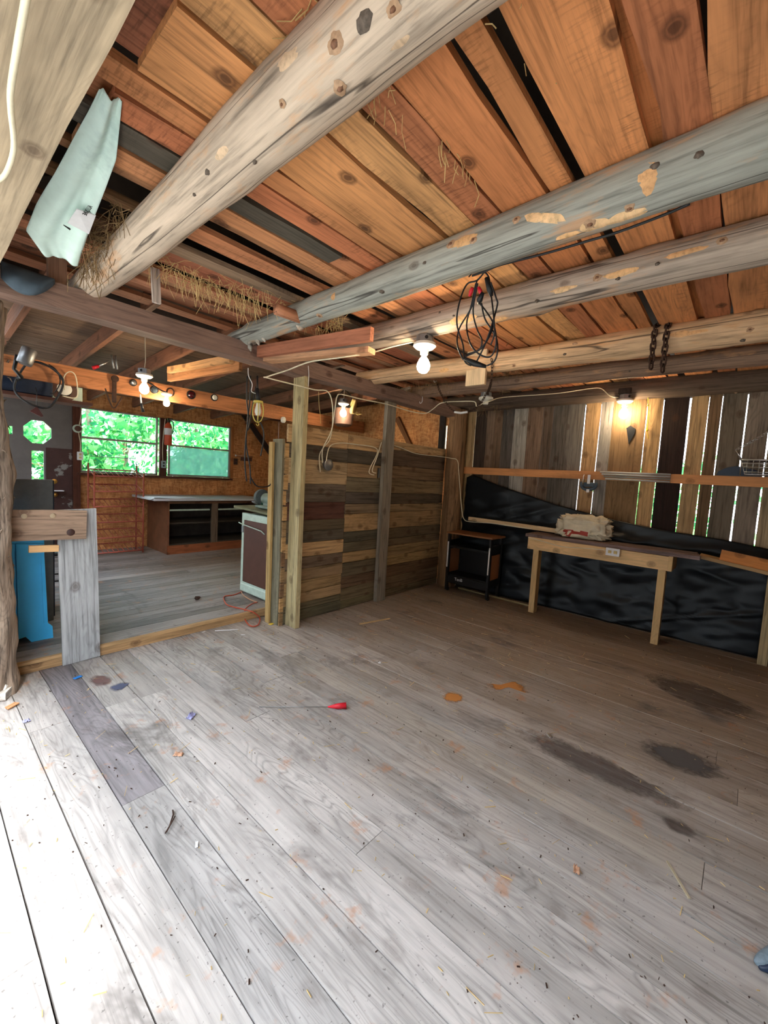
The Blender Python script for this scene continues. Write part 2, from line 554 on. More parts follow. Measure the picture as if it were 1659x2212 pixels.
def boxdata(c, s):
    c = V(c)
    v = [c + V((x * s[0] / 2, y * s[1] / 2, z * s[2] / 2)) for x in (-1, 1) for y in (-1, 1) for z in (-1, 1)]
    return v, [(0, 1, 3, 2), (4, 6, 7, 5), (0, 4, 5, 1), (2, 3, 7, 6), (0, 2, 6, 4), (1, 5, 7, 3)]


def lathe(name, prof, mat, parent=None, loc=(0, 0, 0), n=20, axis=(0, 0, 1), smooth=True):
    vs, fs = [], []
    k = len(prof)
    for r, z in prof:
        for j in range(n):
            a = 2 * PI * j / n
            vs.append((max(r, 1e-4) * math.cos(a), max(r, 1e-4) * math.sin(a), z))
    for i in range(k - 1):
        for j in range(n):
            fs.append((i * n + j, i * n + (j + 1) % n, (i + 1) * n + (j + 1) % n, (i + 1) * n + j))
    fs.append(tuple(range(n - 1, -1, -1)))
    fs.append(tuple((k - 1) * n + j for j in range(n)))
    q = V((0, 0, 1)).rotation_difference(V(axis)).to_matrix().to_4x4()
    o = link(name, mk(name, vs, fs), MW[mat] if isinstance(mat, str) else mat, parent, Matrix.Translation(V(loc)) @ q)
    if smooth:
        o.data.shade_smooth()
        try:
            o.data.set_sharp_from_angle(angle=math.radians(40))
        except Exception:
            pass
    return o


def sheet(name, fn, nu, nv, mat, parent=None, thick=0.0, loc=(0, 0, 0)):
    """a cloth or plastic sheet: fn(u, v) gives the point, doubled for thickness"""
    loc = V(loc)
    vs = [V(fn(i / nu, j / nv)) - loc for j in range(nv + 1) for i in range(nu + 1)]
    fs = [(j * (nu + 1) + i, j * (nu + 1) + i + 1, (j + 1) * (nu + 1) + i + 1, (j + 1) * (nu + 1) + i) for j in range(nv) for i in range(nu)]
    me = mk(name, vs, fs)
    o = link(name, me, mat, parent, Matrix.Translation(loc), None, True)
    if thick:
        md = o.modifiers.new('solid', 'SOLIDIFY')
        md.thickness = thick
    return o


def chain(name, pts, mat, parent, ll, lr, wr):
    """links along a path, each link an object of its own"""
    pts = spline(pts, 8)
    acc, last = 0.0, pts[0]
    pos = [pts[0]]
    for p in pts[1:]:
        while (p - last).length >= ll:
            last = last + (p - last).normalized() * ll
            pos.append(last)
    ring = []
    for i in range(12):
        a = 2 * PI * i / 12
        ring.append(V((math.cos(a) * lr + (0.28 * ll if math.cos(a) > 0 else -0.28 * ll), math.sin(a) * lr, 0)))
    vs, fs = tubedata(ring, wr, 5, True)
    me = mk('chain_link', vs, fs)
    me.shade_smooth()
    for i in range(len(pos) - 1):
        d = pos[i + 1] - pos[i]
        side = V((0.3, 0.8, 0.2)) if i % 2 else d.cross(V((0.3, 0.8, 0.2)))
        link('chain_link', me, mat, parent, frame((pos[i] + pos[i + 1]) / 2, d, side))


def straws(name, clumps, label, cat='hay', mat=None, rad=0.0016):
    """loose hay: too many stalks to count"""
    vs, fs = [], []
    loc = V(clumps[0][0])
    for c, spread, n, ln, hang in clumps:
        for _ in range(n):
            p = V(c) + V((random.uniform(-1, 1) * spread[0], random.uniform(-1, 1) * spread[1], random.uniform(-1, 1) * spread[2])) - loc
            l = ln * random.uniform(0.35, 1.0)
            if random.random() < hang:
                d = V((random.gauss(0, .22), random.gauss(0, .22), -1))
            else:
                d = V((random.gauss(0, 1), random.gauss(0, 1), random.gauss(0, .35)))
            d = d.normalized() * l
            mid = p + d * .5 + V((random.gauss(0, .1), random.gauss(0, .1), random.gauss(0, .05))) * l
            v, f = tubedata([p, mid, p + d], rad * random.uniform(.6, 1.1), 3)
            k = len(vs)
            vs += v
            fs += [tuple(i + k for i in q) for q in f]
    o = link(name, mk(name, vs, fs), mat or STRAW, None, Matrix.Translation(loc))
    o['kind'] = 'stuff'
    tag(o, label, cat)
    return o


def rc(*cols):
    c = random.choice(cols)
    k = random.uniform(0.88, 1.12)
    return lin(*c, k)

# ================================================================== SETTING
# ---- ground outside
gd = struct('ground')
sheet('gravel', lambda u, v: (-30 + 60 * u, -25 + 60 * v, -0.3 + 0.05 * mnoise.noise(V((u * 20, v * 20, 0)))), 40, 40, GRAVEL, gd)

# ---- floor of the main room: planks along y
FG = [(170, 164, 160), (164, 159, 156), (170, 163, 156), (160, 154, 150)]
floor = struct('floor')
box('subfloor', (2.55, 0.45, -0.075), (5.9, 6.3, 0.06), ROOFM, floor, 0)
xs = [-0.32, -0.13, 0.045, 0.225, 0.395, 0.572, 0.745, 0.925, 1.105, 1.262, 1.425, 1.59, 1.75, 1.90, 2.06, 2.22, 2.38, 2.55]
while xs[-1] < 5.2:
    xs.append(xs[-1] + random.uniform(0.145, 0.185))
for i in range(len(xs) - 1):
    x0, x1 = xs[i], xs[i + 1]
    cuts = [-2.6]
    y = -2.6 + random.uniform(0.8, 2.6)
    if i == 5:
        cuts += [-0.4, 1.872]
    elif i == 8:
        cuts += [1.0]
    else:
        while y < 3.0:
            cuts.append(y)
            y += random.uniform(2.6, 4.2)
    cuts.append(3.56)
    for a, b in zip(cuts[:-1], cuts[1:]):
        c = rc(*FG)
        if i == 5 and a > 1.8:
            c = lin(128, 122, 124)
        dz = random.uniform(-0.003, 0.002)
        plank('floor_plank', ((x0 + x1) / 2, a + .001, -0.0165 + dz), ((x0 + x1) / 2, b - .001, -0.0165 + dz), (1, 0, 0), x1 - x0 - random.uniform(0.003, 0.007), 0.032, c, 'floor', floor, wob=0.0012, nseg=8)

# ---- raised floor of the back room: planks along x
fl2 = struct('floor')
box('subfloor', (2.7, 5.55, 0.0), (5.1, 3.95, 0.09), ROOFM, fl2, 0)
y = 3.56
while y < 7.5:
    wd = random.uniform(0.10, 0.15) if y > 3.6 else 0.2
    cx = random.uniform(2.2, 4.2)
    for a, b in ((0.15, cx), (cx, 5.2)):
        plank('floor_plank', (a, y + wd / 2, 0.063), (b - .003, y + wd / 2, 0.063), (0, 1, 0), wd - .006, 0.032, rc((132, 128, 128), (122, 118, 118), (142, 136, 134), (112, 108, 108)), 'floor', fl2, wob=0.001, nseg=6)
    y += wd
tr = struct('trim_1', (1.3, 3.55, 0))
plank('sill_board', (0.4, 3.545, 0.028), (2.36, 3.545, 0.028), (0, 0, 1), 0.054, 0.03, lin(168, 132, 92), 'beam', tr)
plank('sill_board', (0.4, 3.55, 0.066), (2.36, 3.55, 0.066), (0, 0, 1), 0.022, 0.034, lin(182, 146, 104), 'beam', tr)

# ---- right wall: upright boards with daylight between them
wr = struct('wall_right', (5.15, 0, 0))
gaps = [(3.2, .0), (3.005, .006), (2.897, .013), (2.729, .002), (2.61, .002), (2.502, .002), (2.349, .008), (2.165, .002), (1.972, .007), (1.853, .006), (1.68, .002), (1.499, .017), (1.336, .017), (1.205, .010), (.884, .016), (.739, .018), (.519, .018), (.371, .022), (.267, .009), (.084, .024), (-.089, .02), (-.27, .012), (-.43, .01), (-.62, .012), (-.8, .004), (-1.0, .004), (-1.2, .004), (-1.42, .004), (-1.6, .004), (-1.82, .004), (-2.0, .004), (-2.22, .004), (-2.42, .004), (-2.6, 0)]
wc = [(150, 122, 88), (178, 146, 104), (66, 54, 46), (112, 92, 76), (108, 86, 68), (86, 78, 72), (156, 148, 138), (122, 98, 80), (102, 84, 70), (92, 84, 76), (112, 104, 96), (174, 138, 98), (140, 132, 124), (128, 100, 70), (178, 142, 98), (44, 30, 26), (174, 142, 102), (110, 86, 62), (106, 94, 80), (128, 114, 100), (158, 138, 108)]
for i in range(len(gaps) - 1):
    y1, y0 = gaps[i][0] - gaps[i][1] * .29, gaps[i + 1][0] + gaps[i + 1][1] * .29
    c = wc[i] if i < len(wc) else random.choice(wc)
    sk = random.uniform(-.006, .006) if gaps[i][1] > .004 else 0
    ym = (y0 + y1) / 2
    plank('wall_board', (5.165 + random.uniform(-.004, .004), ym + sk, -0.1), (5.165, ym - sk, 2.62), (0, 1, 0), y1 - y0, 0.026, lin(*c), 'rough', wr, wob=0.002, nseg=8)
    if gaps[i + 1][1] <= .002:
        box('batten', (5.192, y0, 1.26), (0.02, 0.06, 2.7), ROOFM, wr, 0)
plank('kick_board', (5.14, 3.0, .05), (5.14, -2.58, .05), (0, 0, 1), .16, .02, lin(70, 60, 50), 'rough', wr)
# strand board panels of the back room on the same wall line
yy = 3.22
for wdt in (1.22, 1.22, 1.22, 0.62):
    plank('panel', (5.165, yy + wdt / 2, 0.0), (5.165, yy + wdt / 2, 2.75), (0, 1, 0), wdt - .006, 0.02, (1, 1, 1, 1), OSB, wr, wob=0, nseg=1)
    yy += wdt

# ---- back wall with two windows and a door
wb = struct('wall_back', (2.7, 7.5, 0))
wx0, wx1, wm0, wm1, wz0, wz1 = 1.70, 4.07, 2.78, 2.95, 1.27, 2.23
def osb(x0, x1, z0, z1):
    plank('panel', (x0 + .002, 7.512, (z0 + z1) / 2), (x1 - .002, 7.512, (z0 + z1) / 2), (0, 0, 1), z1 - z0 - .004, 0.02, (1, 1, 1, 1), OSB, wb, wob=0, nseg=1)
osb(1.66, 2.62, 0.06, wz0); osb(2.62, 3.85, 0.06, wz0); osb(3.85, 5.15, 0.06, wz0)
osb(1.66, 2.9, wz1, 2.8); osb(2.9, 4.09, wz1, 2.8); osb(wx1 + .02, 5.15, wz0, 2.8); osb(0.3, 1.66, 2.25, 2.8)
box('panel', (0.56, 7.512, 1.1), (0.5, 0.02, 2.35), BROWNP, wb, 0)
box('sheathing', (4.66, 7.54, 1.4), (1.14, .02, 2.8), ROOFM, wb, 0); box('sheathing', (2.9, 7.54, .6), (2.6, .02, 1.28), ROOFM, wb, 0); box('sheathing', (2.9, 7.54, 2.53), (2.6, .02, .6), ROOFM, wb, 0)
DKW = lin(86, 52, 40)
plank('window_post', (2.865, 7.48, wz0 - .02), (2.865, 7.48, wz1), (1, 0, 0), 0.11, 0.05, DKW, 'beam', wb)
plank('window_sill', (1.66, 7.46, 1.25), (4.1, 7.46, 1.25), (0, 1, 0), 0.10, 0.035, DKW, 'beam', wb)
plank('window_jamb', (4.10, 7.47, 1.27), (4.10, 7.47, 2.25), (1, 0, 0), 0.05, 0.05, lin(176, 112, 66), 'beam', wb)
plank('door_jamb', (1.66, 7.46, 0.08), (1.66, 7.46, 2.3), (1, 0, 0), 0.09, 0.06, lin(84, 48, 36), 'beam', wb)
plank('door_header', (0.7, 7.46, 2.27), (1.7, 7.46, 2.27), (0, 0, 1), 0.08, 0.06, lin(70, 42, 34), 'beam', wb)


def window(nm, x0, x1, hazy):
    w_ = struct(nm, ((x0 + x1) / 2, 7.49, wz0))
    for (a, b, c_, d) in ((x0, x1, wz0, wz0 + .03), (x0, x1, wz1 - .02, wz1), (x0, x0 + .028, wz0, wz1), (x1 - .028, x1, wz0, wz1)):
        box('window_frame', ((a + b) / 2, 7.49, (c_ + d) / 2), (b - a, 0.04, d - c_), ALU, w_, .003)
    zm = 1.79
    box('meeting_rail', ((x0 + x1) / 2, 7.485, zm), (x1 - x0, 0.035, .03), ALU, w_, .003)
    box('pane', ((x0 + x1) / 2, 7.495, (zm + wz1) / 2), (x1 - x0 - .04, .004, wz1 - zm - .03), GLASS, w_, 0)
    box('pane', ((x0 + x1) / 2, 7.485, (zm + wz0) / 2), (x1 - x0 - .04, .004, zm - wz0 - .04), HAZY if hazy else GLASS, w_, 0)


window('window_1', wx0, wm0, False)
window('window_2', wm1, wx1, True)

# door with an octagonal light, a slim upright light and a small square one
door = struct('door_1', (1.2, 7.5, 0.08))


def polyplate(name, outer, holes, y0, y1, mat, parent):
    bm = bmesh.new()
    from mathutils.geometry import tessellate_polygon
    loops = [outer] + holes
    allp = [p for l in loops for p in l]
    tris = tessellate_polygon([[V((p[0], p[1], 0)) for p in l] for l in loops])
    vs = [(p[0], y0, p[1]) for p in allp] + [(p[0], y1, p[1]) for p in allp]
    n_ = len(allp)
    fs = [tuple(t) for t in tris] + [tuple(i + n_ for i in reversed(t)) for t in tris]
    k = 0
    for l in loops:
        for i in range(len(l)):
            a, b = k + i, k + (i + 1) % len(l)
            fs.append((a, b, b + n_, a + n_))
        k += len(l)
    for v in vs:
        bm.verts.new(v)
    bm.verts.ensure_lookup_table()
    for f_ in fs:
        try:
            bm.faces.new([bm.verts[i] for i in f_])
        except ValueError:
            pass
    return link(name, bmk(name, bm), mat, parent)


octo = [(1.225 + .165 * math.cos(PI / 8 + i * PI / 4), 1.805 + .17 * math.sin(PI / 8 + i * PI / 4)) for i in range(8)]
slim = [(1.155, 1.14), (1.29, 1.14), (1.29, 1.545), (1.155, 1.545)]
sq = [(.885, 1.745), (.962, 1.745), (.962, 1.85), (.885, 1.85)]
polyplate('door_leaf', [(.80, .08), (1.62, .08), (1.62, 2.24), (.80, 2.24)], [octo, slim, sq], 7.49, 7.53, DOORP, door)
polyplate('door_skin', [(1.31, .09), (1.615, .09), (1.615, 1.60), (1.31, 1.60)], [], 7.482, 7.489, DOORB, door)
polyplate('door_skin', [(.805, .09), (1.31, .09), (1.31, 1.12), (.805, 1.12)], [], 7.482, 7.489, DOORB, door)
for nm, l in (('octagonal_pane', octo), ('slim_pane', slim), ('small_pane', sq)):
    polyplate(nm, l, [], 7.505, 7.509, GLASS, door)
lathe('deadbolt', [(.035, 0), (.035, .012), (.018, .016), (.018, .03), (0, .032)], BRASS, door, at(117, 1040, 1, 7.48), 16, (0, -1, 0))
kn = lathe('door_knob', [(.03, 0), (.03, .01), (.012, .014), (.012, .035), (.03, .045), (.032, .06), (.02, .072), (0, .075)], BRASS, door, at(117, 1068, 1, 7.48), 16, (0, -1, 0))

# ---- wall of the back room on the left, wall behind the camera
wl = struct('wall_left', (0.3, 5.5, 0))
y = 3.5
while y < 7.5:
    wd = random.uniform(.16, .22)
    plank('wall_board', (0.29, y + wd / 2, 0), (0.29, y + wd / 2, .9 if 4.3 < y < 6.7 else 2.85), (0, 1, 0), wd - .001, .03, rc((96, 76, 64), (84, 68, 60), (106, 88, 74)), 'rough', wl, nseg=3)  # boards cut low for an added unseen opening that lights the back room
    y += wd
wf = struct('wall_front', (2.5, -2.6, 0))
x = -0.3
while x < 5.2:
    wd = random.uniform(.17, .24)
    plank('wall_board', (x + wd / 2, -2.62, -.1), (x + wd / 2, -2.62, 2.62), (1, 0, 0), wd - .001, .03, rc((120, 96, 76), (104, 88, 74), (136, 110, 84)), 'rough', wf, nseg=3)
    x += wd
wl2 = struct('wall_left', (-0.3, -1.8, 0))
y = -2.6
while y < -1.0:
    wd = random.uniform(.17, .22)
    plank('wall_board', (-0.31, y + wd / 2, -.1), (-0.31, y + wd / 2, 2.62), (0, 1, 0), wd - .001, .03, rc((120, 96, 76), (104, 88, 74), (136, 110, 84)), 'rough', wl2, nseg=3)
    y += wd

# ---- partition of mixed boards between the two rooms
wp = struct('wall_partition', (3.6, 3.22, 0))
def mellow(c):
    a_ = sum(c) / 3
    return lin(*[min(255, (v * .8 + a_ * .2) * 1.07) for v in c])
def rows(xa, xb, pxm, ys, cols, zfloor=0.0):
    zs = [at(pxm, yv, 1, 3.21).z for yv in ys]
    for i in range(len(zs) - 1):
        z1, z0 = zs[i], max(zs[i + 1], 0.005)
        dx = random.uniform(-.006, .006)
        plank('partition_board', (xa, 3.222 + random.uniform(-.004, .004), (z0 + z1) / 2), (xb + dx, 3.222 + random.uniform(-.004, .004), (z0 + z1) / 2), (0, 0, 1), z1 - z0 - .005,   .026, mellow(cols[i % len(cols)]), 'rough', wp, wob=.0025, nseg=6)
TAN, DK, GR, RD = (186, 146, 98), (84, 74, 62), (116, 104, 88), (92, 56, 46)
rows(2.31, 3.065, 757, [937, 971, 1000, 1048, 1084, 1119, 1141, 1162.5, 1190, 1212, 1235, 1257.5, 1278, 1290, 1316],
     [TAN, DK, (172, 142, 102), (104, 90, 76), RD, (92, 78, 58), (86, 76, 62), (190, 148, 96), (112, 90, 70), (142, 112, 76), (158, 124, 78), (160, 126, 82), (104, 92, 66), (98, 90, 66)])
rows(3.07, 3.62, 800, [945, 975, 1004, 1033, 1063.5, 1088, 1108, 1145, 1166, 1186.5, 1207, 1235, 1257.5, 1283, 1302],
     [TAN, DK, (150, 118, 80), (112, 98, 74), (84, 74, 66), (126, 104, 78), (176, 138, 90), (86, 80, 64), (104, 92, 70), (160, 126, 80), (98, 84, 62), (104, 78, 56), (110, 92, 64), (106, 94, 64)])
rows(3.625, 4.93, 880, [957, 975, 1008, 1036, 1066, 1088, 1104, 1138, 1159, 1174, 1194, 1214, 1237, 1262, 1285],
     [TAN, (92, 72, 56), (118, 92, 66), (128, 104, 72), (84, 70, 54), (138, 110, 76), (146, 114, 76), (94, 78, 56), (104, 86, 62), (140, 112, 74), (156, 124, 78), (104, 78, 54), (110, 88, 62), (94, 80, 56)])
box('backing', (3.6, 3.262, 0.86), (2.6, .04, 1.70), ROOFM, wp, 0)
plank('end_board', (2.292, 3.30, 0.0), (2.275, 3.30, 1.75), (0, 1, 0), .15, .026, lin(122, 116, 96), 'rough', wp, wob=.004)
plank('end_board', (2.262, 3.36, 0.0), (2.24, 3.36, 1.72), (0, 1, 0), .06, .024, lin(176, 146, 96), 'rough', wp, wob=.005)
for z in np.arange(.05, 1.7, .145):
    plank('end_block', (2.285, 3.222, z), (2.325, 3.222, z), (0, 0, 1), .135, .03, rc(TAN, (150, 120, 84), (122, 92, 66)), 'rough', wp, nseg=1)

# ---- ceiling of the main room: boards along x, laid on the logs
CB = [(210, 138, 80), (196, 126, 72), (208, 144, 88), (186, 116, 68), (174, 108, 66), (202, 132, 76)]
ceil = struct('ceiling', (2.7, 0, 2.6))
def cb(y0, y1, z=0.0, x0=0.06, x1=5.15, col=None, wob=.011, tilt=0.0, skew=0.0):
    plank('ceiling_board', (x0, (y0 + y1) / 2 + tilt, 2.615 + z), (x1, (y0 + y1) / 2 - tilt, 2.615 + z), (0, 1, 0), y1 - y0, .028, col or rc(*CB), 'ceil', ceil, wob=wob, nseg=14, skew=skew)
y = -2.58
while y < -.15:
    wd = random.uniform(.15, .26)
    cb(y, min(y + wd - .012, -.03))
    y += wd
cb(-.02, .182, col=lin(198, 134, 88)); cb(.195, .325, z=.0, col=lin(175, 110, 74)); cb(.30, .42, z=.032, col=lin(181, 114, 68))
cb(.362, .568, col=lin(208, 139, 89), wob=.004); cb(.622, .700, z=.004, col=lin(195, 130, 83));
cb(.716, .898, col=lin(200, 129, 82)); cb(.91, 1.035, col=lin(177, 112, 76)); cb(1.045, 1.185, col=lin(204, 151, 100), z=.003)
cb(1.205, 1.47, col=lin(205, 144, 93), wob=.012, x0=.48); cb(1.20, 1.47, z=.032, x1=.62, col=lin(144, 92, 68)); cb(1.485, 1.585, col=lin(192, 129, 84), wob=.006)
cb(1.60, 1.715, col=lin(189, 117, 80), x0=.46); cb(1.59, 1.74, z=.03, x1=2.6, col=lin(168, 111, 76)); cb(1.735, 1.85, x1=1.55, col=lin(85, 78, 68)); cb(1.735, 1.85, x0=1.56, col=lin(190, 126, 88))
cb(1.872, 1.985, col=lin(191, 132, 91), x0=.43); cb(2.01, 2.06, z=.02, col=lin(145, 102, 71)); cb(2.10, 2.235, col=lin(190, 126, 88), x0=.9, tilt=.03)
cb(2.30, 2.36, z=.05, col=lin(135, 99, 70)); cb(2.37, 2.47, z=.0, col=lin(145, 120, 98), x0=.8, tilt=.02); cb(2.50, 2.72, z=.03, col=lin(169, 104, 78), x0=.8)
cb(2.75, 2.86, z=.0, col=lin(177, 117, 85), tilt=.03); cb(2.90, 2.97, z=.015, col=lin(161, 117, 86)); cb(3.0, 3.09, z=-.0, col=lin(166, 109, 80), tilt=-.02); cb(3.13, 3.26, z=.03, col=lin(153, 96, 68)); cb(3.29, 3.42, z=.0, col=lin(160, 104, 75))
for a in (2.68, 3.18):
    cb(a, a + .2, z=.10, x0=.06, x1=5.1, col=lin(115, 77, 55))

# ---- roof above the loft and over the back room
rf = struct('roof', (2.5, 0, 3.0))
def slab(name, p, mat, parent, t=.03):
    p = [V(q) for q in p]
    n_ = (p[1] - p[0]).cross(p[2] - p[0]).normalized() * t
    vs = p + [q + n_ for q in p]
    return link(name, mk(name, vs, [(0, 1, 2, 3), (7, 6, 5, 4), (0, 4, 5, 1), (1, 5, 6, 2), (2, 6, 7, 3), (3, 7, 4, 0)]), mat, parent)
slab('roof_slope', [(-0.42, -3, 2.6), (2.5, -3, 4.4), (2.5, 3.6, 4.4), (-0.42, 3.6, 2.6)], ROOFM, rf)
slab('roof_slope', [(5.9, 3.6, 2.55), (2.5, 3.6, 4.4), (2.5, -3, 4.4), (5.9, -3, 2.55)], ROOFM, rf)
slab('gable', [(-.9, 3.62, 2.55), (5.9, 3.62, 2.55), (5.9, 3.62, 4.4), (-.9, 3.62, 4.4)], ROOFM, rf)
slab('gable', [(-.9, -2.66, 2.55), (5.9, -2.66, 2.55), (5.9, -2.66, 4.4), (-.9, -2.66, 4.4)], ROOFM, rf)
ZR = lambda y: 2.74 - (y - 3.3) * .062
y = 3.3
while y < 7.75:
    wd = random.uniform(.17, .23)
    plank('roof_board', (0.1, y + wd / 2, ZR(y + wd / 2) + .02), (5.3, y + wd / 2, ZR(y + wd / 2) + .02), (0, 1, -.062), wd - .002, .025, rc((112, 88, 70), (98, 78, 64), (128, 98, 76)), 'rough', rf, nseg=4)
    y += wd
slab('roof_cover', [(0, 3.3, 2.80), (5.4, 3.3, 2.80), (5.4, 7.9, 2.52), (0, 7.9, 2.52)], ROOFM, rf)
for i, x in enumerate((.62, 1.22, 1.82, 2.42, 3.05, 3.7, 4.4)):
    plank('rafter', (x, 3.32, ZR(3.32) - .075), (x, 7.5, ZR(7.5) - .075), (0, 0, 1), .14, .042, rc((118, 78, 58), (132, 88, 64), (100, 68, 54)), 'beam', rf)

# ================================================================== TIMBERS
def log(name, a, b, r0, r1, col, label, mat='log', nseg=54, n=22, knots=9, flat=0.0, bump=.006, wander=.012):
    a, b = V(a), V(b)
    Ln = (b - a).length
    ph = random.random() * 50
    kn_ = [(random.uniform(-.48, .48) * Ln, random.uniform(0, 2 * PI), random.uniform(.006, .018)) for _ in range(knots)]
    vs, fs = [], []
    for i in range(nseg + 1):
        t = i / nseg
        x = -Ln / 2 + Ln * t
        r = r0 + (r1 - r0) * t
        cy = mnoise.noise(V((x * .7, ph, 1))) * wander
        cz = mnoise.noise(V((x * .7, ph, 5))) * wander
        for j in range(n):
            an = 2 * PI * j / n
            rr = r + mnoise.noise(V((x * 2.2, math.cos(an) * 1.3 + ph, math.sin(an) * 1.3))) * bump * 1.6 + mnoise.noise(V((x * 8, math.cos(an) * 3 + ph, math.sin(an) * 3))) * bump * .5
            for kx, ka, kh in kn_:
                da = abs((an - ka + PI) % (2 * PI) - PI) * r
                d2 = ((x - kx) / .05) ** 2 + (da / .04) ** 2
                if d2 < 6:
                    rr += kh * math.exp(-d2)
            vs.append((x, cy + rr * math.cos(an), cz + rr * math.sin(an)))
        if i:
            k = n * (i - 1)
            for q in range(n):
                fs.append((k + q, k + (q + 1) % n, k + n + (q + 1) % n, k + n + q))
    fs.append(tuple(range(n - 1, -1, -1)))
    fs.append(tuple(n * nseg + j for j in range(n)))
    o = link(name, mk(name, vs, fs), MW[mat], None, frame((a + b) / 2, b - a, (0, 0, 1) if abs((b - a).normalized().z) < .9 else (1, 0, 0)), col, True)
    return tag(o, label, 'log')


G6 = 'round ceiling logs'
LG = [('.', (.765, 3.3, 2.505), (.775, -2.6, 2.55), .084, .132, (186, 168, 150), 'thick pale round ceiling log nearest the camera, with a long crack', 'log'),
      ('.', (1.79, 3.28, 2.487), (1.66, -2.6, 2.555), .067, .136, (150, 150, 142), 'grey weathered ceiling log with peeled orange knots, second from the left', 'log'),
      ('.', (2.34, 3.28, 2.505), (2.36, -2.6, 2.52), .086, .095, (166, 150, 136), 'grey-brown ceiling log carrying the middle light bulb', 'log'),
      ('.', (3.25, 3.28, 2.49), (3.76, -2.6, 2.55), .070, .132, (206, 172, 136), 'pale tan ceiling log with the heavy rusty chain over it', 'log'),
      ('.', (4.12, 3.28, 2.50), (4.15, -2.6, 2.50), .075, .078, (136, 110, 92), 'thin brown ceiling log between pale log and wall plate', 'log'),
      ('.', (5.10, 3.35, 2.535), (5.10, -2.6, 2.54), .115, .12, (96, 80, 68), 'dark round wall plate log on top of the boarded right wall', 'logdark')]
for _, a, b, r0, r1, c, lb, mt in LG:
    o = log('ceiling_log', a, b, r0, r1, lin(*c), lb, mt, knots=16, bump=.010 if c[0] > 200 else .007)

from mathutils.bvhtree import BVHTree
PEEL = wood('peeled_wood', fiber=0.25, ring=0.1, knot=0.0, rough=0.7, bump=0.2)
KNOT = plain('knot_wood', lin(118, 82, 60), .7, var=.5, nscale=90)
KNOTR = plain('knot_ring', lin(176, 142, 112), .7, var=.35, nscale=60)
DARKK = plain('dead_knot', lin(98, 86, 76), .8, var=.5, nscale=90)
LOGS = [o_ for o_ in COL.objects if o_.name.startswith('ceiling_log')]
BV = {}


def spot(k, px, py, a, b, mat, name='peeled_patch', col=(222, 172, 118), lift=.0012, tilt=0.0, jag=.35):
    o_ = LOGS[k]
    mw = WM[o_.name]
    if k not in BV:
        BV[k] = BVHTree.FromPolygons([mw @ v.co for v in o_.data.vertices], [tuple(p.vertices) for p in o_.data.polygons])
    c0 = V((0, 0, H))
    d0 = (_f + _r * ((px - 829.5) / FPX) - _u * ((py - 1106) / FPX)).normalized()
    hit, nrm, _, _ = BV[k].ray_cast(c0, d0)
    if hit is None:
        return
    ax = V((0, 1, 0)); ax = (ax - nrm * ax.dot(nrm)).normalized()
    bx_ = nrm.cross(ax)
    ax, bx_ = ax * math.cos(tilt) + bx_ * math.sin(tilt), bx_ * math.cos(tilt) - ax * math.sin(tilt)
    vs, fs = [], []
    n, ph = 18, random.random() * 50
    for q, rr in enumerate((0, .5, 1.0)):
        for i in range(1 if q == 0 else n):
            t_ = 2 * PI * i / n
            jg = 1 + (jag * mnoise.noise(V((math.cos(t_) * 1.6, math.sin(t_) * 1.6, ph))) if q == 2 else 0)
            p = hit + (ax * math.cos(t_) * a + bx_ * math.sin(t_) * b) * rr * jg
            h2, n2, _, _ = BV[k].ray_cast(p + nrm * .06, -nrm, .14)
            if h2 is None:
                h2, n2 = p, nrm
            vs.append(h2 + n2 * (lift * (1.6 if q == 0 else 1.2 if q == 1 else .15)) - hit)
    for i in range(n):
        j_ = (i + 1) % n
        fs.append((0, 1 + i, 1 + j_))
        fs.append((1 + i, 1 + n + i, 1 + n + j_, 1 + j_))
    me = mk(name, vs, fs)
    o2 = link(name, me, mat, o_, Matrix.Translation(hit), lin(*col), True)
    return o2


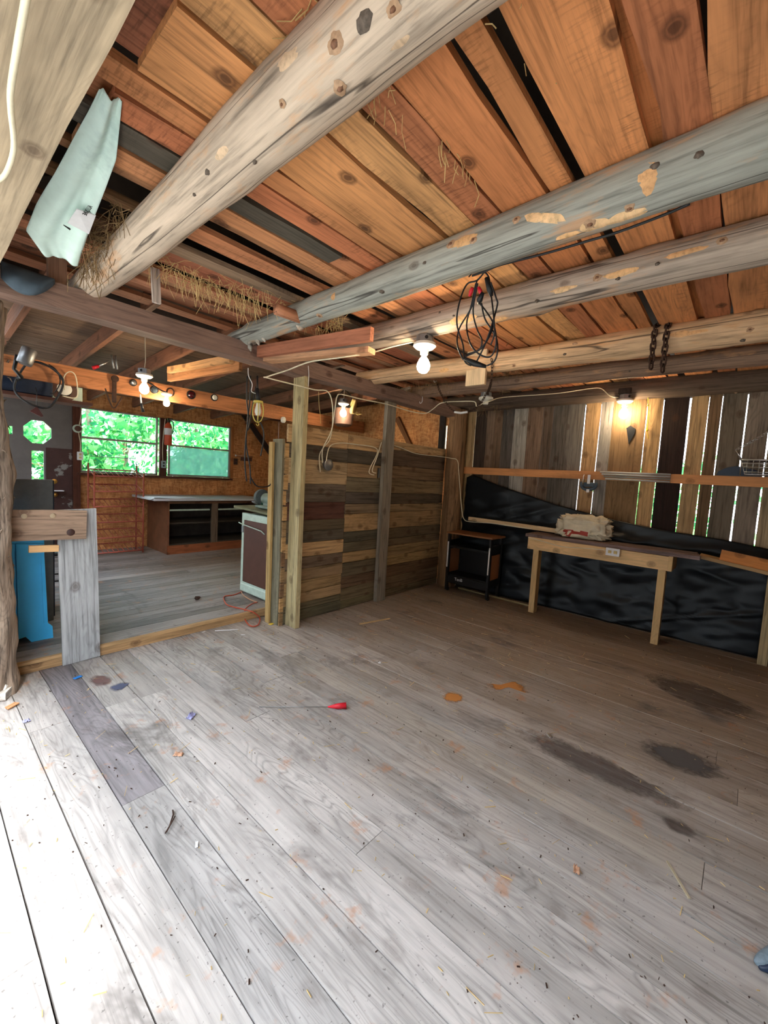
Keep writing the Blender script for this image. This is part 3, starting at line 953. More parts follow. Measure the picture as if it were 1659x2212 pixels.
for q in ((1, 1000, 522, .075, .028), (1, 1175, 470, .018, .09, 1.2), (1, 1285, 487, .05, .026), (1, 1345, 472, .085, .018), (1, 1400, 383, .03, .04), (1, 1110, 585, .05, .012), (1, 1230, 510, .05, .012), (1, 720, 640, .02, .02),
          (2, 1000, 690, .10, .03), (2, 1215, 625, .07, .014), (2, 1480, 545, .09, .012), (2, 1340, 590, .08, .016), (2, 1080, 690, .05, .02), (3, 1250, 730, .03, .025), (3, 960, 800, .05, .02), (3, 1480, 720, .12, .02),
          (0, 620, 130, .05, .02), (0, 480, 330, .04, .012), (0, 900, 60, .07, .012)):
    spot(q[0], q[1], q[2], q[3], q[4], PEEL, tilt=q[5] if len(q) > 5 else 0.0, col=(208, 180, 150) if q[0] == 0 else random.choice([(222, 176, 126), (212, 164, 116), (226, 188, 142)]))
for q in ((0, 788, 46, .022, DARKK), (0, 724, 95, .014, KNOT), (0, 735, 190, .012, KNOT), (0, 550, 350, .009, DARKK), (0, 448, 372, .012, DARKK), (0, 420, 420, .008, DARKK), (0, 850, 20, .010, KNOT), (0, 610, 225, .007, KNOT),
          (1, 973, 528, .014, KNOT), (1, 1022, 519, .010, KNOT), (1, 1275, 484, .014, KNOT), (1, 1360, 450, .010, KNOT), (1, 690, 682, .014, KNOT), (1, 825, 630, .015, DARKK), (1, 917, 568, .010, DARKK), (1, 1115, 475, .010, KNOT), (1, 1415, 357, .013, DARKK), (1, 780, 580, .010, KNOT), (1, 1510, 335, .012, DARKK),
          (2, 1160, 650, .012, DARKK), (2, 980, 682, .008, DARKK), (2, 950, 675, .008, DARKK), (2, 1335, 602, .010, DARKK), (2, 1290, 600, .012, KNOT), (2, 1420, 570, .010, DARKK), (2, 1560, 520, .012, KNOT),
          (3, 1242, 742, .018, KNOTR), (3, 1220, 765, .012, DARKK), (3, 1605, 735, .014, DARKK), (3, 1620, 712, .010, KNOT), (3, 1110, 790, .010, KNOT), (4, 1360, 802, .008, DARKK), (5, 1590, 848, .012, KNOTR)):
    if q[4] is KNOT:
        spot(q[0], q[1], q[2], q[3] * 1.7, q[3] * 1.3, KNOTR, 'knot_ring', lift=.003, jag=.4)
    spot(q[0], q[1], q[2], q[3] * 1.1, q[3] * .75, q[4], 'knot', lift=.005, jag=.4)

bm0 = plank('door_beam', (.135, 3.42, 2.38), (.135, -2.6, 2.38), (1, 0, 0), .33, .15, lin(166, 148, 124), 'beam', None, wob=.006, nseg=18, label='wide pale sawn beam over the open side, top left', cat='beam')
hd = plank('header_beam', (.25, 3.13, 2.375), (5.0, 3.13, 2.385), (0, 0, 1), .135, .14, lin(134, 108, 96), 'beam', None, wob=.006, nseg=18, label='long dark sawn header beam across the opening to the back room', cat='beam')
# the bark covered trunk post at the left
o = log('trunk_post', (.27, 3.34, -.05), (.275, 3.34, 2.31), .145, .13, lin(150, 132, 116), 'rough bark-covered trunk post at the left edge', 'bark', nseg=120, n=40, knots=26, bump=.026, wander=.02)
o['category'] = 'post'
shr = []
for _ in range(26):
    an = random.uniform(-2.6, .6); z = random.uniform(.05, 2.25)
    p = V((.27 + .14 * math.cos(an), 3.34 + .14 * math.sin(an), z))
    d = V((math.cos(an), math.sin(an), random.uniform(-1.5, 1.5))) * random.uniform(.012, .03)
    shr.append(tubedata([p, p + d * .5 + V((0, 0, .008)), p + d], [.006, .004, .001], 4))
sh_ = join('bark_shreds', shr, 'bark', o, (.27, 3.34, 1.0), True, lin(130, 112, 96)); sh_['kind'] = 'stuff'
plank('post', (2.378, 3.13, 0), (2.372, 3.13, 2.308), (0, 1, 0), .155, .05, lin(178, 162, 122), 'rough', None, wob=.002, label='pale wooden post at the end of the plank partition', cat='post')
plank('post', (3.655, 3.165, 0), (3.66, 3.165, 2.308), (1, 0, 0), .15, .05, lin(138, 128, 114), 'rough', None, wob=.002, label='grey wooden post in the middle of the plank partition, with an outlet', cat='post')
o = log('corner_post', (4.985, 3.08, -.03), (4.99, 3.08, 2.42), .132, .118, lin(134, 102, 74), 'round brown log post in the far corner beside the black sheet', 'logdark', nseg=50, bump=.008)
o['category'] = 'post'
plank('stub_block', (at(123, 640, 1, 3.13).x, 3.13, 2.445), (at(123, 640, 1, 3.13).x, 3.13, 2.60), (1, 0, 0), .085, .05, lin(150, 112, 88), 'beam', None, nseg=2, label='short brown block on the header left of the thick pale log', cat='block')
plank('stub_block', (2.43, 3.13, 2.445), (2.43, 3.13, 2.59), (1, 0, 0), .09, .05, lin(120, 92, 76), 'beam', None, nseg=2, label='short upright block standing on the header beam', cat='block')

# two loose lumber lengths laid from the header out under the logs
pA, pB = V((1.80, 3.2, 2.40)), at(798, 766, 0, 2.2)
plank('lumber_length', (1.93, 3.30, 2.36), (2.17, 2.08, 2.33), (1, .2, 0), .09, .038, lin(206, 156, 120), 'beam', None, nseg=4, label='pale narrow lumber length lying under the logs above the header, lower of two', cat='board')
plank('lumber_length', (1.86, 3.30, 2.40), (2.03, 1.95, 2.38), (0, 0, 1), .085, .038, lin(172, 110, 84), 'beam', None, nseg=4, label='reddish lumber length lying under the logs above the header, upper of two', cat='board')

plank('lath', at(830, 853, 0, 3.9), at(886, 838, 0, 3.75), (0, 0, 1), .035, .015, lin(150, 132, 112), 'rough', None, nseg=2, label='short grey lath slung below the ceiling above the grey post', cat='lath')
for px, py in ((648, 708), (570, 735), (557, 742), (505, 752), (540, 755)):
    pp = at(px, py, 0, 1.775)
    tube('branch_stub', [V((1.775, pp.y, 2.46)), V((1.775, pp.y, pp.z + .01)), V((1.78, pp.y - .01, pp.z - .012))], [.024, .016, .006] if px < 600 else [.04, .03, .018], MW['log'], LOGS[1], 8, color=lin(176, 170, 160))

# orange beam across the back room, carrying odds and ends
YB = 5.0
bb = plank('tool_beam', (.30, YB + .03, 2.245), (5.13, YB + .03, 2.275), (0, 0, 1), .18, .06, lin(186, 122, 80), 'beam', None, wob=.004, nseg=14, label='long orange beam across the back room hung with tools', cat='beam')
plank('brace', at(525, 893, 1, 7.475), at(592, 990, 1, 7.475), (1, 0, 1), .10, .04, lin(62, 48, 42), 'rough', None, label='dark diagonal brace beside the right window', cat='brace')
plank('brace', at(858, 903, 0, 5.12), at(886, 962, 0, 5.12), (0, 1, 1), .07, .04, lin(124, 86, 60), 'rough', None, label='slim brown diagonal brace on strand board above the partition', cat='brace')
plank('stud', (5.13, 3.42, 1.5), (5.13, 3.42, 2.4), (0, 1, 0), .09, .03, lin(52, 46, 46), 'rough', None, label='dark stud between strand board and corner post', cat='stud')
box_ = box('metal_strip', at(963, 945, 0, 5.146), (.012, .045, .34), BRIGHT, None, .002)
tag(box_, 'narrow shiny metal strip beside the round corner post', 'strip')
# underside collar ties near the lamp in the back room
plank('tie_board', at(365, 800, 1, 4.6), at(500, 775, 1, 3.4), (0, 0, 1), .06, .04, lin(214, 158, 104), 'beam', None, nseg=3, label='short pale tie board below the rafters by the hanging lamp', cat='board')
plank('tie_board', at(365, 815, 1, 4.75), at(520, 790, 1, 3.7), (0, 0, 1), .09, .04, lin(186, 128, 84), 'beam', None, nseg=3, label='longer brown tie board under the pale one', cat='board')

# rail along the right wall
z0 = at(1000, 1017, 0, 5.10).z
rail = plank('wall_rail', (5.128, 3.0, 1.615), (5.128, -2.58, 1.60), (0, 0, 1), .092, .04, lin(206, 142, 90), 'new', None, wob=.001, nseg=12, label='orange-brown rail running along the right wall boards', cat='rail')

# ================================================================== LAMPS
def lamp(loc, label, cord=None, block=False, lit=True, s=1.0, box_on=True):
    t = thing('bare_bulb_lamp', label, 'lamp', loc)
    x, y, z = loc
    if block:
        box('mounting_block', (x + .02, y, z + .03), (.16, .12, .06), 'logdark', t, .004, color=lin(52, 44, 40))
    if box_on:
        lathe('junction_box', [(.055 * s, 0), (.06 * s, -.004), (.06 * s, -.05 * s), (.055 * s, -.052 * s)], STEEL, t, loc, 8, smooth=False)
        lathe('knockout', [(.012 * s, 0), (.012 * s, .002)], BLACK, t, (x - .045 * s, y - .045 * s, z - .027 * s), 10, (-1, -1, 0))
    lathe('porcelain_holder', [(.03 * s, -.05 * s), (.075 * s, -.052 * s), (.078 * s, -.07 * s), (.06 * s, -.086 * s), (.032 * s, -.094 * s), (.026 * s, -.125 * s), (.02 * s, -.127 * s)], WHITEC, t, loc, 24)
    if lit:
        lathe('bulb', [(.015 * s, -.124 * s), (.017 * s, -.14 * s), (.03 * s, -.158 * s), (.042 * s, -.182 * s), (.045 * s, -.203 * s), (.04 * s, -.226 * s), (.026 * s, -.243 * s), (.008 * s, -.25 * s), (0, -.25 * s)], BULBM, t, loc, 20)
    if cord:
        tube('cord', cord, .004, CABLE, t, sub=4)
    return t


lamp((2.345, 1.752, 2.425), 'bare lit bulb in a white porcelain holder under the grey-brown log')
lamp((5.03, 1.075, 2.47), 'bare lit bulb in a porcelain holder beside the boarded right wall', block=True)
pL = at(312, 797, 1, 4.35)
lamp(tuple(pL), 'lit bulb hanging on a white cord in the back room', cord=[(pL.x, pL.y, pL.z), (pL.x + .008, pL.y, pL.z + .1), (pL.x, pL.y, 2.70)], s=.92)
p2 = at(360, 850, 1, 4.9)
t = lamp(tuple(p2 + V((0, 0, .04))), 'small lit bulb below the orange beam near the window post', s=.72, box_on=False)
tube('bracket_arm', [p2 + V((0, 0, .01)), p2 + V((-.06, .02, .03)), p2 + V((-.2, .05, .10)), p2 + V((-.3, .06, .12))], .008, BLACKM, t, sub=4)
p5 = at(742, 878, 1, 4.2)
lamp((p5.x, p5.y, p5.z + .10), 'lit bulb above the partition in front of a round brown lid', cord=[(p5.x, p5.y, p5.z + .10), (p5.x, p5.y, 2.70)], s=.95)
pe = at(1050, 858, 0, 4.14)
lamp((4.14, pe.y, 2.425), 'empty white porcelain lamp holder under the thin brown log', lit=False)

# ================================================================== CABLES
def path(*q):
    return [at(a, b, c, d) for a, b, c, d in q]


def cable(name, pts, r, mat, label, cat='cable', sub=5):
    return tag(tube(name, pts, r, mat, None, 6, sub=sub), label, cat)


cable('white_cable', path((895, 738, 0, 2.33), (850, 748, 0, 2.25), (800, 762, 0, 2.22), (730, 773, 0, 2.05), (668, 782, 1, 2.6), (620, 800, 1, 2.9), (576, 814, 1, 3.04), (577, 816, 1, 3.04), (640, 832, 1, 3.03), (680, 842, 1, 3.03), (708, 846, 1, 3.03), (718, 875, 1, 3.06), (718, 920, 1, 3.1), (712, 950, 1, 3.14), (700, 965, 1, 3.16), (690, 985, 1, 3.17), (692, 1020, 1, 3.18)), .0055, CABLE, 'white cable from the middle bulb zigzagging over the header to the junction box')
cable('white_cable', path((697, 1000, 1, 3.16), (697, 970, 1, 3.14), (716, 930, 1, 3.1), (724, 880, 1, 3.05), (728, 857, 1, 3.03), (738, 852, 1, 3.03), (780, 862, 1, 3.03), (835, 873, 1, 3.03), (885, 888, 1, 3.03), (918, 893, 0, 4.05), (935, 884, 0, 4.05), (955, 870, 0, 4.05), (1000, 867, 0, 4.05), (1025, 868, 0, 4.05), (1030, 878, 0, 4.05), (1042, 872, 0, 4.06), (1060, 866, 0, 4.06), (1090, 858, 0, 4.4), (1200, 850, 0, 4.75), (1270, 840, 0, 4.95), (1298, 839, 0, 4.96), (1318, 855, 0, 4.97), (1336, 859, 0, 4.99)), .0055, CABLE, 'white cable running under the log ends to the bulb at the right wall')
cable('white_cable', path((704, 1000, 1, 3.16), (712, 965, 1, 3.17), (735, 957, 1, 3.18), (770, 960, 1, 3.18), (808, 966, 1, 3.17), (815, 978, 1, 3.15), (800, 1010, 1, 3.12), (798, 1022, 1, 3.11), (808, 1026, 1, 3.11)), .0055, CABLE, 'white cable looped from the junction box to the outlet on the grey post')
cable('white_cable', path((812, 1022, 1, 3.11), (804, 1016, 1, 3.11), (815, 985, 1, 3.13), (824, 955, 1, 3.13)), .0055, CABLE, 'short white cable loop rising behind the grey post')
cable('white_cable', path((850, 962, 1, 3.19), (868, 968, 1, 3.19), (900, 980, 1, 3.19), (950, 986, 1, 3.18), (975, 990, 1, 2.97), (988, 995, 1, 2.95), (991, 1020, 1, 2.94), (994, 1060, 0, 4.86), (998, 1105, 0, 4.86), (1003, 1122, 0, 4.86), (1015, 1127, 0, 4.88), (1060, 1130, 0, 4.88), (1100, 1136, 0, 4.86), (1150, 1142, 0, 4.86)), .0055, CABLE, 'white cable leaving the grey post and dropping beside the round corner post')
rp = path((-12, 395, 2, 2.28), (12, 375, 2, 2.27), (30, 320, 2, 2.26), (24, 240, 2, 2.26), (24, 190, 2, 2.265), (40, 90, 2, 2.26), (62, -40, 2, 2.27), (90, -300, 2, 2.28))
tag(tube('white_rope', rp, .007, CABLE, None, 7, sub=6), 'thick white rope hanging below the wide pale beam', 'rope')

# junction box and outlets
j = thing('junction_box', 'round grey junction box on the plank partition with white cables', 'junction box', tuple(at(706, 1004, 1, 3.20)))
lathe('cover', [(.055, 0), (.058, .012), (.058, .03), (.05, .036), (0, .037)], STEEL, j, at(706, 1004, 1, 3.19), 16, (0, -1, 0))
lathe('screw', [(.006, 0), (.006, .003)], BLACK, j, at(703, 998, 1, 3.167), 8, (0, -1, 0))
lathe('screw', [(.006, 0), (.006, .003)], BLACK, j, at(712, 1010, 1, 3.167), 8, (0, -1, 0))


def outlet(c, label, wide, nrm, plate, dark=False):
    t = thing('outlet', label, 'outlet', tuple(c))
    nrm = V(nrm)
    sz = V((.05, .05, .05))
    w_, h_ = (.125, .078) if wide else (.075, .12)
    tang = V((-nrm.y, nrm.x, 0))
    m = frame(c, tang, (0, 0, 1))
    def pb(nm, cx, cz, d, s, mat):
        bm = bmesh.new()
        bmesh.ops.create_cube(bm, size=1, matrix=Matrix.Diagonal((*s, 1)))
        bmesh.ops.bevel(bm, geom=bm.edges[:], offset=.002, segments=1, affect='EDGES')
        mm = m.copy()
        mm.translation = V(c) + tang * cx + V((0, 0, cz)) + nrm * d
        return link(nm, bmk(nm, bm), mat, t, mm)
    pb('housing', 0, 0, .015, (w_ * .9, h_ * .9, .03), STEEL if dark else plate)
    pb('plate', 0, 0, .032, (w_, h_, .006), plate)
    for s_ in (-1, 1):
        dx, dz = (s_ * w_ * .2, 0) if wide else (0, s_ * h_ * .2)
        f_ = pb('socket', dx, dz, .036, (.03, .03, .004), BLACK if dark else RAG)
    return t


outlet(at(816, 1022, 0, 3.58), 'metal outlet box on the side of the grey partition post', False, (-1, 0, 0), BLACKM, True)
outlet(at(352, 1003, 1, 7.45), 'outlet on the window post below the fire extinguisher', False, (0, -1, 0), plain('pale_blue_plate', lin(160, 180, 190)), True)
outlet(at(508, 997, 1, 7.5), 'dark outlet on the strand board right of the windows', False, (0, -1, 0), BROWNP, True)
outlet(at(172, 985, 1, 7.42), 'white outlet on the door jamb beside the left window', False, (0, -1, 0), PAPER)

# ================================================================== RIGHT SIDE
TT = [(3.1, 1.46), (2.99, 1.50), (2.86, 1.56), (2.44, 1.43), (1.72, 1.25), (1.06, 1.13), (.63, 1.08), (.14, 1.05), (-.18, 1.01), (-1.3, .93)]
ty = [a for a, b in TT][::-1]
tz = [b for a, b in TT][::-1]
def tarpfn(u, v):
    y = 2.945 - 4.1 * u
    zt = float(np.interp(y, ty, tz))
    z = zt * (1 - v) + .012 * v
    x = 5.118 - .01 - .05 * v * v
    d = mnoise.noise(V((y * 1.6 + z * 1.2, z * 2.6, 3))) * .045 + mnoise.noise(V((y * 3.1 - z * 2.2, z * 6, 8))) * .026 + mnoise.noise(V((y * 6 + z * 9, z * 11, 4))) * .010
    d += .035 * math.exp(-((z - .93) / .05) ** 2)
    fold = abs(mnoise.noise(V((y * .9 + z * 2.4, z * 3.3 + y, 20))))
    d += .03 * (1 - fold) ** 6
    return (max(5.034, min(x - abs(d) * (.25 + .75 * min(1, 6 * v)), 5.112)), y, z)
tp = tag(sheet('plastic_sheet', tarpfn, 150, 60, TARP, None, .002, (5.05, 1.0, 0)), 'black plastic sheet hung along the lower right wall behind the workbench', 'sheet')
plank('loose_stick', at(1013, 1120, 0, 4.98), at(1215, 1148, 0, 4.96), (0, 0, 1), .05, .03, lin(226, 196, 152), 'new', None, nseg=3, label='long pale stick lying against the black sheet', cat='stick')
plank('floor_batten', (4.93, 2.85, .012), (4.93, 1.75, .012), (1, 0, 0), .02, .02, lin(150, 132, 92), 'new', None, nseg=2, label='thin batten on the floor along the foot of the black sheet', cat='batten')

# workbench
wbn = thing('workbench', 'pale lumber workbench with dark top against the right wall', 'workbench', (4.85, 1.1, 0))
PAL = (224, 184, 132)
plank('apron', (4.69, 1.835, .805), (4.69, .50, .80), (0, 0, 1), .135, .04, lin(*PAL), 'new', wbn, wob=.001)
plank('apron', (4.69, 1.835, .805), (5.02, 1.835, .805), (0, 0, 1), .135, .03, lin(*PAL), 'new', wbn, wob=.001)
plank('apron', (4.675, .485, .80), (5.02, .485, .80), (0, 0, 1), .14, .035, lin(206, 170, 118), 'new', wbn, wob=.001)
for y_ in (1.755, .545):
    plank('leg', (4.76, y_, 0), (4.76, y_, .74), (0, 1, 0), .062, .10, lin(212, 176, 122), 'new', wbn, wob=.001)
for k in range(3):
    xk = 4.735 + k * .113
    plank('top_board', (xk, 1.88, .89), (xk, .27 + .02 * k, .89), (1, 0, 0), .109, .034, rc((126, 106, 102), (116, 98, 92)), 'rough', wbn, wob=.002)
outlet(V((4.669, at(1325, 1192, 0, 4.67).y, at(1325, 1192, 0, 4.67).z)), 'white double outlet on the front of the workbench', True, (-1, 0, 0), PAPER)
cable('white_cable', path((1141, 1161, 0, 4.66), (1175, 1170, 0, 4.664), (1215, 1181, 0, 4.664), (1260, 1184, 0, 4.664), (1308, 1188, 0, 4.664)), .004, CABLE, 'thin white cable stapled along the workbench front to its outlet')

# crumpled bag
def bagmesh():
    nu, nv = 64, 40
    vs, fs = [], []
    c = at(1262, 1150, 0, 4.93)
    for j in range(nv + 1):
        for i in range(nu):
            th = 2 * PI * i / nu
            ph = PI * j / nv
            d = V((math.cos(th) * math.sin(ph), math.sin(th) * math.sin(ph), math.cos(ph)))
            r1 = abs(mnoise.noise(d * 2.1 + V((3, 1, 7))))
            r2 = abs(mnoise.noise(d * 4.6 + V((9, 4, 2))))
            r3 = abs(mnoise.noise(d * 9.0 + V((1, 8, 5))))
            s = 1 + .55 * (.3 - r1) + .42 * (.22 - r2) + .16 * (.2 - r3)
            sg = lambda q, e: math.copysign(abs(q) ** e, q)
            p = V((sg(d.x, .8) * .12, sg(d.y, .55) * .245, sg(d.z, .6) * .125)) * s
            p.x += -.04 * (d.z < 0) * 0
            p.y += .06 * max(0, -d.z) * (1 if d.y > 0 else .2)
            p.z = max(p.z, -.115)
            vs.append(p)
    for j in range(nv):
        for i in range(nu):
            fs.append((j * nu + i, j * nu + (i + 1) % nu, (j + 1) * nu + (i + 1) % nu, (j + 1) * nu + i))
    return mk('bag', vs, fs), V((4.92, c.y, .91 + .118)), vs, nu
me, bc, bv, bnu = bagmesh()
me.materials.append(BAG); me.materials.append(BAGR)
for p in me.polygons:
    q = p.center
    if q.x < -.05 and -.105 < q.z < -.03 and -.05 < q.y < .16 and mnoise.noise(V((q.y * 24, q.z * 24, 2))) > -.08:
        p.material_index = 1
bg_ = link('plastic_bag', me, None, None, Matrix.Translation(bc), None, True)
tag(bg_, 'crumpled pale plastic bag with red print on the workbench', 'bag')

# bench continuing to the right, with an orange offcut
plank('bench_board', at(1512, 1200, 0, 4.92), (4.92, -1.2, at(1659, 1240, 0, 4.92).z - .12), (1, 0, 0), .2, .03, lin(176, 142, 98), 'new', None, nseg=4, label='sloping pale board beyond the right end of the workbench', cat='board')
pa, pb_ = at(1556, 1200, 0, 4.86), at(1659, 1222, 0, 4.86)
plank('offcut', pa, pa + (pb_ - pa) * 1.7, (0, 0, 1), .10, .04, lin(206, 132, 68), 'new', None, nseg=5, wob=.006, label='orange wood offcut with rounded end at the right edge', cat='offcut')
lg = at(1652, 1390, 2, 0)
lgx = plank('prop_post', (4.95, at(1652, 1385, 0, 4.95).y, 0), (4.95, at(1652, 1385, 0, 4.95).y, .78), (0, 1, 0), .07, .07, lin(170, 150, 112), 'rough', None, label='short pale prop post under the sloping board at right', cat='post')

# small cart with black frame
ct = thing('cart', 'small black-framed cart with brown top beside the corner post', 'cart', (4.84, 2.62, 0))
zt_ = at(955, 1148, 0, 4.67).z
cy0, cy1, cx0, cx1 = 2.31, 2.90, 4.70, 4.985
box('top', ((cx0 + cx1) / 2, (cy0 + cy1) / 2, zt_), (.365, .66, .022), LAMIN, ct, .003)
for x_ in (cx0, cx1):
    for y_ in (cy0, cy1):
        lgo = box('leg', (x_, y_, zt_ / 2 + .005), (.04, .032, zt_ - .03), BLACKM, ct, .003)
        if x_ == cx0:
            lathe('white_strip', [(.008, 0), (.009, .005), (.009, zt_ * .42), (.008, zt_ * .43)], PAPER, lgo, (x_ - .024, y_, zt_ * .42), 8)
        lathe('caster', [(.022, -.014), (.025, -.008), (.025, .008), (.022, .014)], BLACK, lgo, (x_ + .03, y_, .025), 14, (0, 1, 0))
for y_ in (cy0, cy1):
    box('side_panel', ((cx0 + cx1) / 2 + .01, y_, zt_ * .52), (cx1 - cx0 - .05, .012, zt_ * .40), LAMIN, ct, .002)
    box('side_rail', ((cx0 + cx1) / 2, y_, zt_ * .80), (cx1 - cx0 - .04, .02, zt_ * .15), BLACKM, ct, .002)
    box('side_rail', ((cx0 + cx1) / 2, y_, zt_ * .26), (cx1 - cx0 - .04, .02, zt_ * .12), BLACKM, ct, .002)
box('shelf', ((cx0 + cx1) / 2, (cy0 + cy1) / 2, zt_ * .29), (cx1 - cx0, cy1 - cy0, .02), BLACKM, ct, .002)
box('drawer_shelf', ((cx0 + cx1) / 2, (cy0 + cy1) / 2, zt_ * .77), (cx1 - cx0, cy1 - cy0, .03), BLACKM, ct, .002)
frn = box('front_rail', (cx0, (cy0 + cy1) / 2, zt_ * .22), (.02, cy1 - cy0, .10), BLACKM, ct, .002)
box('back_panel', (cx1, (cy0 + cy1) / 2, zt_ * .5), (.01, cy1 - cy0, zt_ * .6), BLACKM, ct, .001)


def text(name, s, size, mtx, mat, parent):
    cu = bpy.data.curves.new(name, 'FONT')
    cu.body = s; cu.size = size; cu.align_x = 'CENTER'; cu.align_y = 'CENTER'; cu.extrude = .0006
    ob = bpy.data.objects.new(name, cu)
    COL.objects.link(ob)
    dg = bpy.context.evaluated_depsgraph_get()
    me = bpy.data.meshes.new_from_object(ob.evaluated_get(dg))
    bpy.data.objects.remove(ob)
    bpy.data.curves.remove(cu)
    me.materials.clear()
    return link(name, me, mat, parent, mtx)


text('print', 'TenB', .055, frame((4.688, 2.72, zt_ * .235), (0, -1, 0), (0, 0, 1)), PAPER, frn)

# things on and along the rail
BARM = plain('pale_grey_bar', lin(186, 184, 182), .45, var=.15)
rd = thing('metal_bars', 'bundle of grey metal bars laid along the wall rail', 'metal bars', (5.1, .95, 1.6))
yA, yB = at(1302, 1028, 0, 5.10).y, at(1448, 1035, 0, 5.10).y
for k, (dz, c) in enumerate(((.045, BARM), (.022, BARM), (-.002, ALU), (-.028, BARM))):
    zz = 1.607 + dz
    tube('metal_bar', [(5.098 - .006 * (k % 2), yA - .02 * k + .03, zz), (5.098, yB, zz - .004)], .0095, c, rd, 8)
tag(rd, 'bundle of grey metal bars laid along the wall rail', 'metal bars')
gp = thing('clamp_hook', 'dark grey curved hook clamp hanging below the wall rail', 'hook', tuple(at(1272, 1045, 0, 5.10)))
pc = at(1272, 1047, 0, 5.08)
tube('jaw', [pc + V((0, .085, .03)), pc + V((0, .075, -.02)), pc + V((0, .035, -.05)), pc + V((0, -.03, -.05)), pc + V((0, -.07, -.02)), pc + V((0, -.08, .03))], [.012, .018, .02, .02, .018, .012], GREYC, gp, 8, sub=4)
box('body', pc + V((0, 0, .0)), (.04, .11, .05), GREYC, gp, .008)
box('strap', pc + V((-.022, 0, .06)), (.006, .03, .10), PAPER, gp, .001)
box('strap', pc + V((-.022, 0, -.07)), (.006, .03, .035), PAPER, gp, .001)
tube('hook', [pc + V((0, .06, .11)), pc + V((-.02, .06, .09)), pc + V((-.02, .06, .02))], .004, PAPER, gp)
pt = at(1361, 938, 0, 5.145)
a_ = [at(1353, 925, 0, 5.14), at(1362, 919, 0, 5.14), at(1372, 926, 0, 5.14), at(1371, 936, 0, 5.14), at(1358, 959, 0, 5.14)]
n_ = 5
me = mk('plough_point', [p for p in a_] + [p + V((.012, 0, 0)) for p in a_], [tuple(range(4, -1, -1)), tuple(range(5, 10))] + [(i, (i + 1) % 5, 5 + (i + 1) % 5, 5 + i) for i in range(5)])
tag(link('plough_point', me, BLACKM, None), 'black pointed iron blade nailed to the right wall under the bulb', 'blade')
ys_ = thing('yellow_string', 'yellow string hanging down the right wall boards', 'string', tuple(at(1399, 850, 0, 5.12)))
tube('string', path((1400, 850, 0, 5.06), (1400, 875, 0, 5.10), (1401, 900, 0, 5.12), (1398, 930, 0, 5.13), (1401, 948, 0, 5.135)), .004, YSTR, ys_, 5, sub=4)
lathe('knot', [(.004, -.012), (.012, -.006), (.012, .006), (.004, .012)], YSTR, ys_, at(1398, 929, 0, 5.125), 8)
lathe('knot', [(.003, -.01), (.009, -.004), (.009, .004), (.003, .01)], YSTR, ys_, at(1400, 876, 0, 5.095), 8)
dd = at(1580, 1022, 0, 5.11)
vs_ = [V((0, 0, 0))]
pl = [(5.12, at(px, py, 0, 5.12).y, at(px, py, 0, 5.12).z) for px, py in ((1545, 1028), (1552, 1018), (1570, 1010), (1590, 1007), (1615, 1010), (1640, 1018), (1645, 1030))]
me = mk('dish', pl + [(5.145, b, c) for a, b, c in pl], [tuple(range(6, -1, -1)), tuple(range(7, 14))] + [(i, (i + 1) % 7, 7 + (i + 1) % 7, 7 + i) for i in range(7)])
tag(link('navy_scoop', me, NAVY, None), 'dark navy plastic scoop resting on the rail behind the wire basket', 'scoop')

# wire basket on a chain
bk = thing('wire_basket', 'wire basket of odds and ends hung on a chain at the right edge', 'basket', tuple(at(1640, 1020, 0, 4.8)))
bx = 4.72
q0, q1 = at(1602, 993, 0, bx), at(1608, 1024, 0, bx)
ya, zb_, zt2 = q0.y, q1.z, q0.z
x0_, x1_ = bx, bx + .26
yb = ya - .55
bm_top = [(x0_, ya, zt2), (x1_, ya, zt2), (x1_, yb, zt2), (x0_, yb, zt2)]
tube('top_wire', bm_top, .007, BRIGHT, bk, 6, True)
i_ = .03
for nm, z_ in (('side_wire', zb_ + .02), ('side_wire', (zb_ + zt2) / 2), ('side_wire', zt2 - .03)):
    k = i_ * (zt2 - z_) / (zt2 - zb_)
    tube(nm, [(x0_ + k, ya - k, z_), (x1_ - k, ya - k, z_), (x1_ - k, yb + k, z_), (x0_ + k, yb + k, z_)], .004, BRIGHT, bk, 5, True)
for t_ in np.linspace(0, 1, 15):
    y_ = ya + (yb - ya) * t_
    tube('cross_wire', [(x0_, y_, zt2), (x0_ + i_, y_, zb_), (x1_ - i_, y_, zb_), (x1_, y_, zt2)], .003, BRIGHT, bk, 4)
for t_ in np.linspace(0, 1, 6):
    x_ = x0_ + i_ + (x1_ - x0_ - 2 * i_) * t_
    tube('long_wire', [(x_, ya, zt2), (x_, ya - i_, zb_), (x_, yb + i_, zb_), (x_, yb, zt2)], .003, BRIGHT, bk, 4)
hk = at(1590, 972, 0, bx)
tube('end_handle', [(x0_, ya, zt2), (x0_ - .0, hk.y, hk.z), (x1_, hk.y, hk.z), (x1_, ya, zt2)], .006, BRIGHT, bk, 6)
for k in range(3):
    plank('stick', (x0_ + .05 + .06 * k, ya - .05, zt2 - .01 + .01 * k), (x0_ + .08 + .05 * k, yb + .05, zt2 + .02), (1, 0, 0), .02, .014, rc((200, 160, 110), (60, 46, 40), (80, 60, 50)), 'new', bk, nseg=1)
chain('chain', [V((bx, hk.y, hk.z)), V((bx + .05, hk.y - .25, hk.z + .22)), V((bx + .1, hk.y - .5, 2.5))], BRIGHT, bk, .022, .009, .0025)

